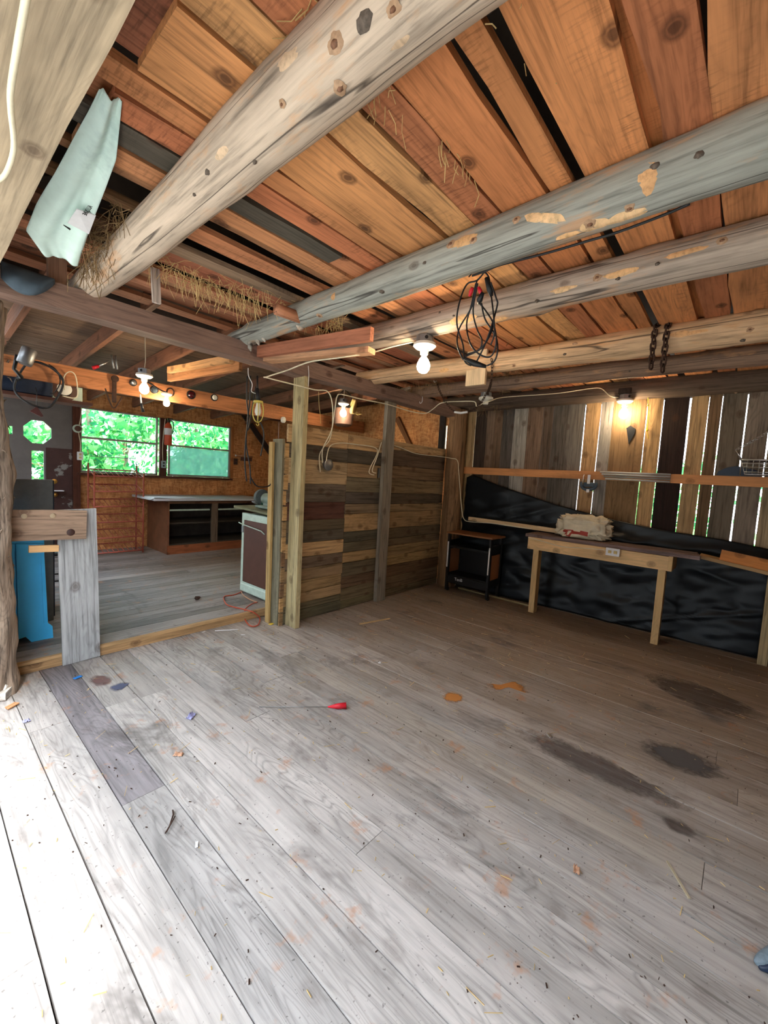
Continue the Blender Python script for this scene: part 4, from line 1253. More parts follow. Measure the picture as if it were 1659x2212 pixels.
# ================================================================== HUNG FROM THE LOGS
# jumper cables
jc = thing('jumper_cables', 'tangle of black jumper cables with red clamps hanging below the grey log', 'cables', tuple(at(1040, 600, 0, 1.86)))
jx = 1.90
def jp(*q):
    return [at(a, b, 0, jx + (i % 3) * .012) for i, (a, b) in enumerate(q)]
jl = [[(1046, 588), (1030, 606), (1008, 615), (992, 655), (987, 700), (1000, 745), (1004, 780), (1018, 790)],
      [(1030, 606), (1020, 660), (992, 710), (988, 745), (1000, 775), (1005, 770), (1040, 752), (1062, 715), (1068, 680)],
      [(1028, 612), (1018, 660), (1008, 700), (1015, 740), (1035, 765), (1060, 770), (1072, 740), (1066, 700), (1048, 670), (1035, 655)],
      [(1032, 612), (1022, 670), (1030, 710), (1041, 735), (1035, 755), (1010, 765)],
      [(1046, 586), (1056, 600), (1060, 630), (1066, 680), (1068, 720), (1060, 745)],
      [(1060, 610), (1072, 645), (1074, 660), (1060, 710), (1045, 750), (1030, 780)],
      [(1040, 655), (1048, 690), (1070, 725), (1075, 755), (1068, 780), (1052, 790)]]
for q in jl:
    tube('cable', jp(*q), .0042, BLACK, jc, 6, sub=6)
for q in ([(1021, 621), (1014, 640)], [(1034, 620), (1041, 638)]):
    p_ = jp(*q)
    tube('red_clamp', [p_[0], (p_[0] + p_[1]) / 2, p_[1]], [.008, .011, .007], REDP, jc, 8)
for q in ([(1043, 632), (1036, 648), (1035, 657)], [(1050, 600), (1058, 625), (1062, 640)], [(1004, 775), (1025, 785), (1050, 792)]):
    tube('black_clamp', jp(*q), [.009, .016, .008], BLACK, jc, 8)
tube('tie', [at(1046, 590, 0, jx), V((1.80, at(1046, 590, 0, jx).y, 2.45)), V((1.76, at(1046, 590, 0, jx).y, 2.41))], .003, BLACK, jc, 5)
cable('black_cable', path((1020, 596, 0, 1.80), (1050, 585, 0, 1.80), (1082, 572, 0, 1.80), (1180, 547, 0, 1.80), (1265, 522, 0, 1.80), (1339, 500, 0, 1.80), (1440, 462, 0, 1.79), (1490, 440, 0, 1.78)), .005, BLACK, 'thin black cable running along the underside of the grey log')

pw = at(1030, 795, 0, 3.31)
wk = thing('hanger_block', 'pale wood block fixed to the side of the tan log', 'block', tuple(pw))
zq = [at(1030, v, 0, 3.31).z for v in (757, 832)]
yq = [at(v, 795, 0, 3.31).y for v in (1009, 1050)]
plank('block', (3.315, (yq[0] + yq[1]) / 2, zq[1]), (3.315, (yq[0] + yq[1]) / 2, zq[0]), (0, 1, 0), abs(yq[0] - yq[1]), .03, lin(222, 198, 164), 'new', wk, nseg=1, wob=0)
for dy, dz in ((-.03, .10), (.03, .06), (-.02, .02), (.02, .13)):
    lathe('nail', [(.005, 0), (.005, .003)], BLACK, wk, (3.297, (yq[0] + yq[1]) / 2 + dy, (zq[0] + zq[1]) / 2 + dz), 8, (-1, 0, 0))

hc = thing('heavy_chain', 'heavy rusty chain slung over the tan log', 'chain', tuple(at(1425, 700, 0, 3.385)))
yc1, yc2 = at(1414, 720, 0, 3.385).y, at(1440, 720, 0, 3.385).y
zl1, zl2 = at(1413, 795, 0, 3.385).z, at(1438, 806, 0, 3.385).z
chain('chain', [V((3.383, yc1, zl1)), V((3.38, yc1, 2.42)), V((3.383, yc1, 2.54)), V((3.42, yc1, 2.60)), V((3.49, (yc1 + yc2) / 2, 2.635)), V((3.42, yc2, 2.60)), V((3.383, yc2, 2.54)), V((3.38, yc2, 2.42)), V((3.383, yc2, zl2))], RUST, hc, .042, .017, .0065)
tcn = thing('thin_chain', 'thin rusty chain drooping between two hooks below the log ends', 'chain', tuple(at(985, 885, 0, 4.05)))
chain('chain', path((942, 822, 0, 3.95), (952, 850, 0, 3.97), (968, 876, 0, 3.99), (985, 890, 0, 4.0), (1010, 890, 0, 4.0), (1030, 880, 0, 4.02), (1044, 862, 0, 4.04), (1050, 848, 0, 4.05)), RUST, tcn, .026, .010, .003)
tube('sleeve', path((982, 890, 0, 3.99), (995, 892, 0, 3.99), (1010, 890, 0, 3.99)), .012, PAPER, tcn, 8)
chain('chain', path((1062, 775, 0, 3.29), (1063, 800, 0, 3.29), (1060, 830, 0, 3.4), (1052, 852, 0, 4.04)), RUST, tcn, .026, .010, .003)
for p_, lb in (((796, 845), 'small white screw hook under the tan log end'), ((912, 868), 'small white screw hook near the corner of the header'), ((943, 822), 'small white screw hook holding the thin rusty chain')):
    pb2 = at(*p_, 0, 3.42 if p_[0] < 900 else 4.05)
    h_ = tube('screw_hook', [pb2 + V((0, 0, .06)), pb2 + V((0, 0, .01)), pb2 + V((0, .012, -.012)), pb2 + V((0, .03, -.014)), pb2 + V((0, .038, .006))], .004, PAPER, None, 6, sub=4)
    tag(h_, lb, 'hook')

# canvas sheet sagging between the wide beam and the thick log
RW = [((214, 192), (264, 222), 2.592), ((190, 245), (258, 280), 2.585), ((160, 300), (251, 345), 2.57), ((118, 380), (226, 408), 2.535), ((78, 450), (196, 480), 2.49), ((56, 498), (176, 545), 2.45), ((90, 545), (168, 572), 2.43)]
def canvasfn(u, v):
    k = v * (len(RW) - 1)
    i = min(int(k), len(RW) - 2)
    t_ = k - i
    (a0, b0, z0_), (a1, b1, z1_) = RW[i], RW[i + 1]
    A = V(a0).lerp(V(a1), t_); B = V(b0).lerp(V(b1), t_)
    zz = z0_ + (z1_ - z0_) * t_
    p = at(*(A.lerp(B, u)), 2, zz)
    p.z += .012 * mnoise.noise(V((u * 5, v * 4, 1))) + .010 * math.sin(u * 9 + v * 3)
    return p
cs = tag(sheet('canvas_sheet', canvasfn, 26, 50, CANVAS, None, .002, at(160, 400, 2, 2.5)), 'pale teal canvas sheet sagging beside the wide beam', 'sheet')
lc = [at(x_, y_, 2, z_ - .022) for x_, y_, z_ in ((166, 452, 2.50), (207, 466, 2.51), (192, 506, 2.48), (146, 482, 2.48))]
lbp = link('cloth_label', mk('cloth_label', lc + [p + V((0, 0, .003)) for p in lc], [(0, 1, 2, 3), (7, 6, 5, 4), (0, 4, 5, 1), (1, 5, 6, 2), (2, 6, 7, 3), (3, 7, 4, 0)]), PAPER, cs)
lbp['label'] = 'white printed label'
p1, p2_ = at(183, 466, 2, 2.462), at(199, 447, 2, 2.478)
text('print', 'ALLQUNE', .022, frame(at(189, 455, 2, 2.470), at(181, 467, 2, 2.47) - at(197, 443, 2, 2.47), at(180, 450, 2, 2.47) - at(196, 460, 2, 2.47)), BLACK, cs)
tube('arrow_mark', [at(137, 486, 2, 2.452), at(151, 495, 2, 2.452)], [.002, .005], BLACK, cs, 4)
def cfn(u, v):
    ty_ = 563 + 40 * u
    by_ = 600 + 128 * u * (1 - u) * .95 + 14 * u
    return at(2 + 116 * u, ty_ + (by_ - ty_) * v, 1, 3.0 - .05 * math.sin(v * PI) * math.sin(u * PI) + .012 * math.sin(u * 11 + v * 4))
tag(sheet('grey_cloth', cfn, 20, 10, GREYC, None, .002, at(60, 580, 1, 3.0)), 'dark grey-blue cloth bulging above the header at the far left', 'cloth')
hgb = plank('hanger_stick', at(335, 580, 1, 2.75), at(338, 655, 1, 2.75), (1, 0, 0), .045, .02, lin(186, 172, 162), 'rough', None, wob=.004, label='short grey stick hanging down amid the loose hay', cat='stick')
log('stub_log', at(596, 668, 1, 2.35), at(596, 668, 1, 2.35) + V((.30, -.02, .0)), .036, .036, lin(176, 120, 90), 'sawn stub of a thin pole lying under the ceiling boards', 'log', nseg=6, n=12, knots=0, bump=.002)
bpy.context.scene.objects['stub_log']['category'] = 'pole'

# hay hanging through the ceiling
def hz(px, py, z):
    return at(px, py, 2, z)
straws('loose_hay', [(hz(215, 520, 2.54), (.07, .10, .05), 150, .16, .25), (hz(200, 560, 2.5), (.04, .06, .03), 60, .18, .8), (hz(260, 470, 2.58), (.05, .12, .02), 60, .14, .3)], 'clump of brown hay caught between canvas and thick pale log', mat=STRAWD)
straws('loose_hay', [(hz(400, 590, 2.575), (.25, .10, .012), 70, .15, .5), (hz(470, 620, 2.57), (.30, .12, .012), 110, .17, .85), (hz(560, 640, 2.57), (.2, .12, .012), 60, .13, .8)], 'pale hay strands hanging along a gap between thick log and grey log')
straws('loose_hay', [(hz(690, 690, 2.55), (.14, .16, .02), 60, .12, .6), (hz(720, 700, 2.53), (.04, .04, .02), 30, .12, .4)], 'tuft of straw sticking out under the middle of the grey log')
straws('loose_hay', [(hz(850, 845, 2.5), (.16, .22, .03), 120, .16, .9), (hz(930, 830, 2.52), (.2, .3, .02), 80, .14, .9)], 'grey hay fringe hanging above the grey post', mat=STRAWD)
straws('loose_hay', [(hz(1080, 800, 2.55), (.2, .2, .02), 70, .12, .7), (hz(1170, 760, 2.58), (.35, .2, .012), 40, .12, .5), (hz(1090, 830, 2.5), (.06, .08, .03), 60, .10, .5)], 'hay tuft around the wood block on the tan log', mat=STRAWD)
straws('loose_hay', [(hz(835, 230, 2.59), (.06, .03, .005), 9, .14, .9), (hz(990, 350, 2.60), (.12, .02, .005), 16, .10, .7), (hz(700, 30, 2.6), (.05, .08, .005), 14, .08, .2), (hz(1150, 160, 2.595), (.2, .05, .004), 4, .05, .2)], 'few yellow straws poking through gaps above the thick pale log')
straws('loose_hay', [(hz(1240, 900, 2.42), (.1, .2, .02), 20, .16, .9), (hz(1060, 880, 2.42), (.1, .3, .02), 26, .15, .9)], 'dry grass stems hanging below the dark wall plate log', mat=STRAWD)

# ================================================================== BACK ROOM
# wire rack
rk = thing('wire_rack', 'red-brown wire shelf rack standing under the left window', 'rack', (2.08, 7.1, .08))
rx0, rx1, ry0, ry1 = 1.76, 2.40, 6.98, 7.28
for x_ in (rx0, rx1):
    for y_ in (ry0, ry1):
        tube('upright', [(x_, y_, .08), (x_, y_, 1.30 if y_ == ry0 else 1.42)], .011, RACKM, rk, 6)
for k, z_ in enumerate((.15, .37, .60, .83, 1.05, 1.27)):
    sh = tube('shelf', [(rx0, ry0, z_ - .03), (rx1, ry0, z_ - .03), (rx1, ry1, z_ + .06), (rx0, ry1, z_ + .06)], .010, RACKM, rk, 6, True)
    for x_ in np.linspace(rx0 + .05, rx1 - .05, 9):
        tube('shelf_wire', [(x_, ry0, z_ - .028), (x_, ry1, z_ + .062)], .005, RACKM, sh, 4)
tube('top_hoop', [(rx0, ry1, 1.42), (rx0 + .02, ry1, 1.52), (rx1 - .02, ry1, 1.52), (rx1, ry1, 1.42)], .005, BLACKM, rk, 5)
for x_ in (1.95, 2.2):
    tube('top_loop', [(x_ - .05, ry1, 1.52), (x_ - .04, ry1, 1.58), (x_ + .04, ry1, 1.58), (x_ + .05, ry1, 1.52)], .004, BLACKM, rk, 5)

# counter cabinet
cb_ = thing('counter_cabinet', 'open brown base cabinet with white worktop under the windows', 'cabinet', (3.45, 7.0, .08))
ax0, ax1, ay0, ay1 = 2.62, 4.35, 6.62, 7.44
box('side_panel', (ax0 + .012, (ay0 + ay1) / 2, .49), (.024, ay1 - ay0, .82), CABW, cb_, .002)
box('side_panel', (ax1 - .012, (ay0 + ay1) / 2, .49), (.024, ay1 - ay0, .82), CABW, cb_, .002)
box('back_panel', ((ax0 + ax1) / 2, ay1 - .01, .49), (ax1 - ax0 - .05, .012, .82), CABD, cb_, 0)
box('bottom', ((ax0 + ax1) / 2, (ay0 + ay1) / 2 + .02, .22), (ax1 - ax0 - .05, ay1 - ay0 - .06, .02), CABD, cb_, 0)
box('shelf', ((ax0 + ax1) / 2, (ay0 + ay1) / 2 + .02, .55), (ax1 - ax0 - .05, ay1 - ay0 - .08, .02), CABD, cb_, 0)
plank('kick_board', (ax0, ay0 + .01, .145), (ax1, ay0 + .01, .145), (0, 0, 1), .14, .024, lin(148, 84, 52), 'beam', cb_)
plank('divider', (3.37, ay0 + .02, .21), (3.37, ay0 + .02, .88), (1, 0, 0), .10, .03, lin(110, 92, 76), 'rough', cb_)
plank('top_rail', (ax0, ay0 + .01, .885), (ax1, ay0 + .01, .885), (0, 0, 1), .035, .02, lin(112, 78, 56), 'beam', cb_)
for a_, b_ in ((ax0 + .03, 3.3), (3.43, 4.2)):
    box('drawer_runner', ((a_ + b_) / 2, ay0 + .06, .76), (b_ - a_, .03, .025), MINT, cb_, .002)
wt = tag(box('worktop', (3.38, 7.02, .93), (1.96, .92, .035), COUNT, None, .004), 'chipped white worktop laid on the open base cabinet', 'worktop')
def pf(u, v):
    return (2.36 + .75 * u, 6.60 + .42 * v, .955 + .012 * mnoise.noise(V((u * 3, v * 3, 0))) - (.03 * (1 - u * 20) if u < .05 else 0))
tag(sheet('paper_sheet', pf, 12, 8, PAPER, None, .002, (2.7, 6.8, .955)), 'curling white sheet lying on the left end of the worktop', 'sheet')

# mini fridge
fr = thing('mini_fridge', 'small refrigerator with brown door panel and mint white trim', 'refrigerator', (2.7, 3.87, .08))
fx, fy0, fy1, fz = 2.43, 3.57, 4.17, .98
box('body', (fx + .30, (fy0 + fy1) / 2, .54), (.48, fy1 - fy0 - .02, .86), MINT, fr, .008)
dr = box('door', (fx + .025, (fy0 + fy1) / 2, .55), (.05, fy1 - fy0, .86), MINT, fr, .006)
dr['label'] = 'brown fridge door with white trim'
box('door_panel', (fx - .004, (fy0 + fy1) / 2 - .02, .565), (.012, fy1 - fy0 - .09, .68), BROWNP, dr, .002)
box('latch', (fx - .006, fy1 - .03, .80), (.012, .03, .07), STEEL, dr, .003)
tube('towel_bar', [(fx - .012, fy1 + .04, .865), (fx - .035, fy1 - .06, .86), (fx - .035, fy0 + .16, .83), (fx - .02, fy0 + .12, .80)], .006, MINT, dr, 6)
box('grille', (fx + .02, (fy0 + fy1) / 2, .155), (.06, fy1 - fy0, .11), MINT, fr, .02)
plank('worn_board', (fx + .22, fy0 - .0, 1.015), (fx + .22, fy1 + .12, 1.035), (1, 0, 0), .50, .025, lin(120, 122, 96), 'rough', None, nseg=3, label='worn greenish board lying on top of the small refrigerator', cat='board')
# grinder
gd_ = thing('bench_grinder', 'old grey-green bench grinder on the board over the fridge', 'grinder', (2.62, 3.9, 1.04))
gx = 2.56
box('base', (gx, 3.86, 1.065), (.16, .28, .03), GRINDER, gd_, .006)
lathe('motor', [(.0, -.11), (.05, -.11), (.062, -.09), (.062, .09), (.05, .11), (0, .11)], GRINDER, gd_, (gx, 3.83, 1.15), 18, (0, 1, 0))
box('foot', (gx, 3.83, 1.095), (.09, .16, .06), GRINDER, gd_, .01)
for y_ in (3.68, 4.00):
    wl_ = lathe('grinding_wheel', [(.02, -.022), (.085, -.022), (.088, -.015), (.088, .015), (.085, .022), (.02, .022)], WHEELM, gd_, (gx, y_, 1.16), 24, (0, 1, 0))
    lathe('wheel_flange', [(.035, 0), (.035, .008), (.012, .012), (.012, .02)], STEEL, wl_, (gx, y_ + .022, 1.16), 16, (0, 1, 0))
box('tool_rest', (gx - .08, 4.0, 1.10), (.05, .06, .012), STEEL, gd_, .002, rot=Matrix.Rotation(.5, 4, 'Y'))
box('guard', (gx + .03, 4.0, 1.11), (.10, .055, .12), GREENP, gd_, .01)
tag(box('tin_box', (2.66, 3.72, 1.09), (.12, .2, .10), MINT, None, .004), 'dull pale tin beside the bench grinder on the board', 'tin')
tag(box('metal_plate', (2.70, 4.12, 1.11), (.01, .14, .14), GRINDER, None, .002), 'flat grey plate standing behind the bench grinder wheel', 'plate')

# orange extension cord
oc = path((528, 1276, 2, .088), (505, 1285, 2, .086), (484, 1289, 2, .087), (489, 1305, 2, .087), (508, 1312, 2, .087), (530, 1317, 2, .088), (548, 1323, 2, .085), (561, 1335, 2, .02), (557, 1350, 2, .012), (541, 1352, 2, .012), (529, 1337, 2, .016), (530, 1316, 2, .09), (545, 1304, 2, .092), (556, 1301, 2, .087))
oc2 = path((556, 1301, 2, .087), (540, 1295, 2, .087), (525, 1285, 2, .087), (521, 1276, 2, .088))
cable('extension_cord', oc, .006, ORANGE, 'orange extension cord coiled on the step below the fridge', 'cord')
cable('extension_cord', oc2, .005, PINKW, 'pinkish cord lying along the foot of the fridge', 'cord')

# fire extinguisher
fe = thing('fire_extinguisher', 'red fire extinguisher hung on the post between the windows', 'fire extinguisher', tuple(at(363, 962, 1, 7.38)))
pf_ = at(363, 962, 1, 7.38)
lathe('cylinder', [(.0, 0), (.05, .002), (.058, .015), (.058, .30), (.045, .345), (.022, .365), (.02, .38)], REDX, fe, pf_, 20)
lathe('label_band', [(.0588, .17), (.0588, .28)], PAPER, fe, pf_, 20)
lathe('valve', [(.018, .375), (.022, .38), (.022, .41), (.012, .42), (.012, .44)], BLACKM, fe, pf_, 12)
tube('hose', [pf_ + V((.02, -.01, .41)), pf_ + V((.07, -.01, .39)), pf_ + V((.075, -.01, .30)), pf_ + V((.065, -.01, .20))], .008, BLACK, fe, 6, sub=4)
box('lever', pf_ + V((.03, -.005, .445)), (.09, .02, .012), BLACKM, fe, .003)

# caged work light with its cord, behind the header
YW = 3.30
wkl = thing('work_light', 'yellow caged work light hanging on a black cord by the pale post', 'work light', tuple(at(558, 895, 1, YW)))
pw_ = at(558, 866, 1, YW)
tube('cord', [at(556, 812, 1, YW), at(556, 830, 1, YW)] + [pw_ + V((0, 0, .02))], .008, BLACK, wkl, 6)
tube('handle', [at(556, 838, 1, YW), at(557, 855, 1, YW), pw_], [.012, .018, .022], BLACK, wkl, 10)
lathe('collar', [(.04, 0), (.043, -.01), (.04, -.02)], YELLOW, wkl, pw_, 14)
for k in range(6):
    a_ = 2 * PI * k / 6
    d = V((math.cos(a_), math.sin(a_), 0))
    tube('cage_wire', [pw_ + d * .038 + V((0, 0, -.015)), pw_ + d * .05 + V((0, 0, -.06)), pw_ + d * .05 + V((0, 0, -.12)), pw_ + d * .03 + V((0, 0, -.17)), pw_ + V((0, 0, -.185))], .004, YELLOW, wkl, 5, sub=3)
tube('hook', [pw_ + V((0, 0, -.185)), pw_ + V((.015, 0, -.2)), pw_ + V((.0, 0, -.215)), pw_ + V((-.012, 0, -.2))], .004, YELLOW, wkl, 5, sub=3)
lathe('bulb', [(.016, -.02), (.02, -.05), (.028, -.08), (.028, -.10), (.018, -.125), (0, -.13)], WHITEC, wkl, pw_, 14)
for q, lb in (([(534, 812), (533, 860), (536, 900), (531, 950), (529, 1000), (533, 1040)], 'long black cord hanging from the header, leftmost of the dangling loops'),
              ([(541, 812), (540, 860), (534, 920), (532, 960), (540, 1010), (541, 1045)], 'long black cord hanging close behind the first, ending lower'),
              ([(553, 835), (545, 880), (538, 920), (535, 930)], 'short black cord slanting from the work light to the dangling loops'),
              ([(556, 905), (566, 920), (570, 945), (563, 985)], 'black cord tail curling below the yellow work light'),
              ([(541, 1030), (555, 1050), (580, 1050), (591, 1035)], 'black cord looping towards the partition end above the grinder'),
              ([(588, 1060), (589, 1090), (588, 1120), (588, 1160)], 'black cord hanging in front of the fridge beside the partition end')):
    cable('black_cable', [at(a, b, 1, YW + .05) if lb[0:10] != 'black cord hang' else at(a, b, 1, 3.42) for a, b in q], .006, BLACK, lb, 'cord')
tube_ = cable('twine', path((536, 795, 1, 3.19), (537, 812, 1, 3.19), (545, 830, 1, 3.19), (543, 845, 1, 3.19), (552, 850, 1, 3.19)), .003, PAPER, 'thin white twine dangling from the header beside the black cords', 'twine')
cable('twine', path((688, 846, 1, 3.04), (689, 870, 1, 3.04), (692, 900, 1, 3.05), (693, 915, 1, 3.05)), .002, RAG, 'thin tan twine dangling between the pale post and the white cables', 'twine')
cable('twine', path((666, 790, 1, 3.04), (667, 810, 1, 3.04), (666, 835, 1, 3.04)), .003, PAPER, 'thin twine with a white end above the pale post', 'twine')

# pail behind the bulb, and a rag
pl_ = at(742, 905, 1, 4.45)
pk = thing('pail', 'brown pail with dark hoop handle hanging behind a bulb over the partition', 'pail', tuple(pl_))
lathe('pail_body', [(0, -.14), (.09, -.135), (.125, -.11), (.135, -.05), (.14, .06), (.14, .11), (.13, .11), (.125, -.04), (0, -.1)], plain('brown_enamel', lin(120, 92, 82), .5), pk, pl_ + V((0, 0, .03)), 24)
lathe('rim', [(.138, .115), (.146, .12), (.146, .135), (.138, .14)], BLACKM, pk, pl_ + V((0, 0, .03)), 24)
tube('handle', [pl_ + V((-.14, 0, .14)), pl_ + V((-.11, 0, .30)), pl_ + V((0, 0, .40)), pl_ + V((.14, 0, .32)), pl_ + V((.19, 0, .1)), pl_ + V((.13, 0, -.08))], .008, BLACKM, pk, 6, sub=5)
def ragfn(u, v):
    ax_ = [(766, 862), (762, 880), (764, 895), (778, 893)]
    k = v * 3
    i = min(int(k), 2)
    q = V(ax_[i]).lerp(V(ax_[i + 1]), k - i)
    w_ = 4 + 4 * math.sin(v * 3)
    return at(q.x + (u - .5) * 2 * w_, q.y + (u - .5) * 3, 1, 4.3 + .03 * math.sin(u * 6 + v * 5))
tag(sheet('rag', ragfn, 8, 16, RAG, None, .003, at(766, 880, 1, 4.3)), 'cream rag draped on the pail handle', 'rag')

# odds and ends on the orange tool beam (its face is y = 5.0)
YF = 4.97
def bp(px, py, d=0.0):
    return at(px, py, 1, YF - d)
for q, lb, mt, r_ in (((287, 827), 'small grey round knob on the orange beam left of the hanging lamp', STEEL, .035), ((332, 842), 'dark grey disc on the orange beam right of the hanging lamp', GREYC, .042), ((462, 859), 'white round lens on the right of the orange beam', WHITEC, .042), ((412, 853), 'dark red round lens on the orange beam', LENSR, .05)):
    o = thing('round_lens', lb, 'lens', tuple(bp(*q)))
    lathe('rim', [(r_ * .9, 0), (r_, .004), (r_, .02), (r_ * .85, .024)], BLACKM, o, bp(*q), 18, (0, -1, 0))
    lathe('face', [(r_ * .84, .018), (r_ * .6, .034), (0, .04)], mt, o, bp(*q), 18, (0, -1, 0))
pr = bp(368, 847, .01)
tag(tube('ring', [pr + V((math.cos(a) * .038, 0, math.sin(a) * .042)) for a in np.linspace(0, 2 * PI, 16, endpoint=False)], .008, RUST, None, 6, True), 'rusty ring nailed to the orange beam between two discs', 'ring')
# fence stretcher
pu = bp(247, 838, .03)
fs_ = thing('clamp_tool', 'rusty iron clamp tool hanging on the orange beam', 'tool', tuple(pu))
box('shank', pu + V((0, 0, -.02)), (.035, .03, .25), RUST, fs_, .005)
lathe('pulley', [(.03, -.012), (.034, -.008), (.034, .008), (.03, .012)], RUST, fs_, pu + V((0, -.02, .09)), 16, (0, -1, 0))
tube('jaw', [pu + V((-.08, 0, -.02)), pu + V((-.03, 0, -.17)), pu + V((0, 0, -.20)), pu + V((.03, 0, -.16)), pu + V((.07, 0, -.08))], .007, RUST, fs_, 6, sub=4)
# brush
pq = bp(303, 858, .02)
br_ = thing('brush', 'paint brush with white handle hanging under the orange beam', 'brush', tuple(pq))
tube('handle', [pq + V((0, 0, .03)), pq + V((.01, 0, -.06))], .008, PAPER, br_, 6)
tube('bristles', [pq + V((.01, 0, -.06)), pq + V((.03, 0, -.15))], [.012, .016], BLACK, br_, 6)
# screwdriver and clip above the beam
ps = bp(200, 795, .02)
sd_ = thing('screwdriver', 'clear-handled screwdriver with red tip stuck over the orange beam', 'screwdriver', tuple(ps))
tube('handle', [ps, ps + V((.05, 0, .03))], [.018, .014], REDP, sd_, 8)
tube('shaft', [ps + V((.05, 0, .03)), ps + V((.14, 0, .10))], [.012, .006], BRIGHT, sd_, 6)
pk_ = bp(246, 785, .02)
kl = thing('steel_clip', 'narrow steel clip hanging above the orange beam', 'clip', tuple(pk_))
tube('prong', [pk_ + V((-.02, 0, .08)), pk_ + V((0, 0, -.05))], .008, STEEL, kl, 6)
tube('prong', [pk_ + V((.015, 0, .08)), pk_ + V((.03, 0, -.05))], .008, STEEL, kl, 6)
# metal can with bracket, black hose, box fan, dark trunk on a shelf over the door
pcn = at(58, 770, 1, 4.7)
cn = thing('metal_can_light', 'dull metal can fitting at the left end of the orange beam', 'fitting', tuple(pcn))
lathe('can', [(.05, -.07), (.055, -.06), (.055, .06), (.05, .07)], STEEL, cn, pcn, 16, (.3, 0, 1))
tube('arm', [pcn + V((-.06, .02, .0)), pcn + V((-.08, .02, -.12)), pcn + V((-.03, .05, -.17)), pcn + V((-.03, .30, -.17))], .016, BLACKM, cn, 6)
ph_ = bp(85, 832, .05)
hs = [ph_ + V((math.cos(a) * .165 + .02 * math.sin(a * 3), -.01 * (i % 3), math.sin(a) * .20)) for i, a in enumerate(np.linspace(.4, 4 * PI + .2, 40))]
cable('hose_coil', hs, .009, BLACK, 'black hose coil hung on the left of the orange beam', 'hose', 2)
cable('wire_loop', [bp(105, 787, .04), bp(122, 800, .04), bp(130, 825, .04), bp(118, 848, .04), bp(108, 850, .04)], .005, BLACK, 'thin dark wire loop beside the hose coil', 'wire')
fan = thing('box_fan', 'small white box fan with brown ring above the door corner', 'fan', tuple(at(138, 850, 1, 5.3)))
pf2 = at(136, 846, 1, 5.12)
box('housing', pf2, (.30, .10, .22), MINT, fan, .012)
lathe('ring', [(.105, 0), (.105, .008), (.06, .012), (.06, 0)], BROWNP, fan, pf2 + V((0, -.05, .01)), 24, (0, -1, 0))
lathe('hub', [(.06, 0), (.06, .014), (0, .02)], WHITEC, fan, pf2 + V((0, -.05, .02)), 20, (0, -1, 0))
plank('high_shelf', (.34, 5.14, at(138, 868, 1, 5.12).z), (1.25, 5.14, at(138, 868, 1, 5.12).z), (0, 1, 0), .26, .03, lin(76, 46, 38), 'beam', None, nseg=3, label='dark high shelf under the orange beam by the trunk post', cat='shelf')
tag(box('dark_case', (.70, 5.15, at(138, 868, 1, 5.12).z + .092), (.48, .22, .15), NAVY, None, .01), 'dark navy case on the high shelf behind the hose coil', 'case')
cable('cream_loop', [bp(140, 842, .06), bp(138, 815, .06), bp(150, 803, .06), bp(163, 812, .06), bp(168, 850, .06), bp(160, 860, .06), bp(135, 855, .06)], .005, CABLE, 'cream cord looped over a nail in front of the box fan', 'cord')
pn = at(80, 885, 1, 4.9)
pd = thing('pendant', 'small dark reddish triangular pendant hanging before the door', 'pendant', tuple(pn))
tube('cord', [pn + V((0, 0, .02)), pn + V((0, 0, .16)), pn + V((0, .05, .2))], .003, BLACK, pd, 5)
me = mk('triangle', [(-.05, 0, -.02), (0, 0, .03), (.045, 0, -.05), (.03, 0, -.06), (-.05, .02, -.02), (0, .02, .03), (.045, .02, -.05), (.03, .02, -.06)], [(3, 2, 1, 0), (4, 5, 6, 7), (0, 1, 5, 4), (1, 2, 6, 5), (2, 3, 7, 6), (3, 0, 4, 7)])
link('triangle', me, plain('dark_red_enamel', lin(74, 36, 38), .5), pd, Matrix.Translation(pn))
cable('white_cable', path((172, 860, 1, 7.42), (176, 890, 1, 7.42), (170, 930, 1, 7.42), (174, 960, 1, 7.42), (172, 985, 1, 7.42)), .006, CABLE, 'white cable running down the jamb left of the windows')
cable('white_cable', path((357, 905, 1, 7.43), (353, 940, 1, 7.43), (351, 975, 1, 7.43), (352, 1000, 1, 7.43)), .006, CABLE, 'white cable running down the post between the windows')
dl = thing('door_chime', 'small round brown chime on the jamb left of the windows', 'chime', tuple(at(167, 926, 1, 7.43)))
lathe('base', [(.06, 0), (.06, .02), (.05, .025)], MINT, dl, at(167, 926, 1, 7.43), 16, (0, -1, 0))
lathe('button', [(.04, .02), (.04, .04), (0, .045)], BROWNP, dl, at(167, 926, 1, 7.43), 16, (0, -1, 0))
sb = thing('wall_bracket', 'small brown shelf bracket on the strand board right of the windows', 'bracket', tuple(at(530, 990, 1, 7.48)))
box('plate', at(532, 992, 1, 7.47), (.22, .05, .07), BROWNP, sb, .004)
tube('peg', [at(510, 984, 1, 7.44), at(545, 986, 1, 7.46)], .012, PINKW, sb, 6)
lathe('white_end', [(.015, 0), (.02, .01), (.0, .025)], PAPER, sb, at(510, 984, 1, 7.44), 10, (-1, 0, 0))
tag(lathe('insulator', [(.02, -.04), (.035, -.02), (.035, .02), (.02, .04)], WHITEC, None, at(612, 907, 1, 4.965), 14), 'white porcelain insulator under the orange beam behind the pale post', 'insulator')

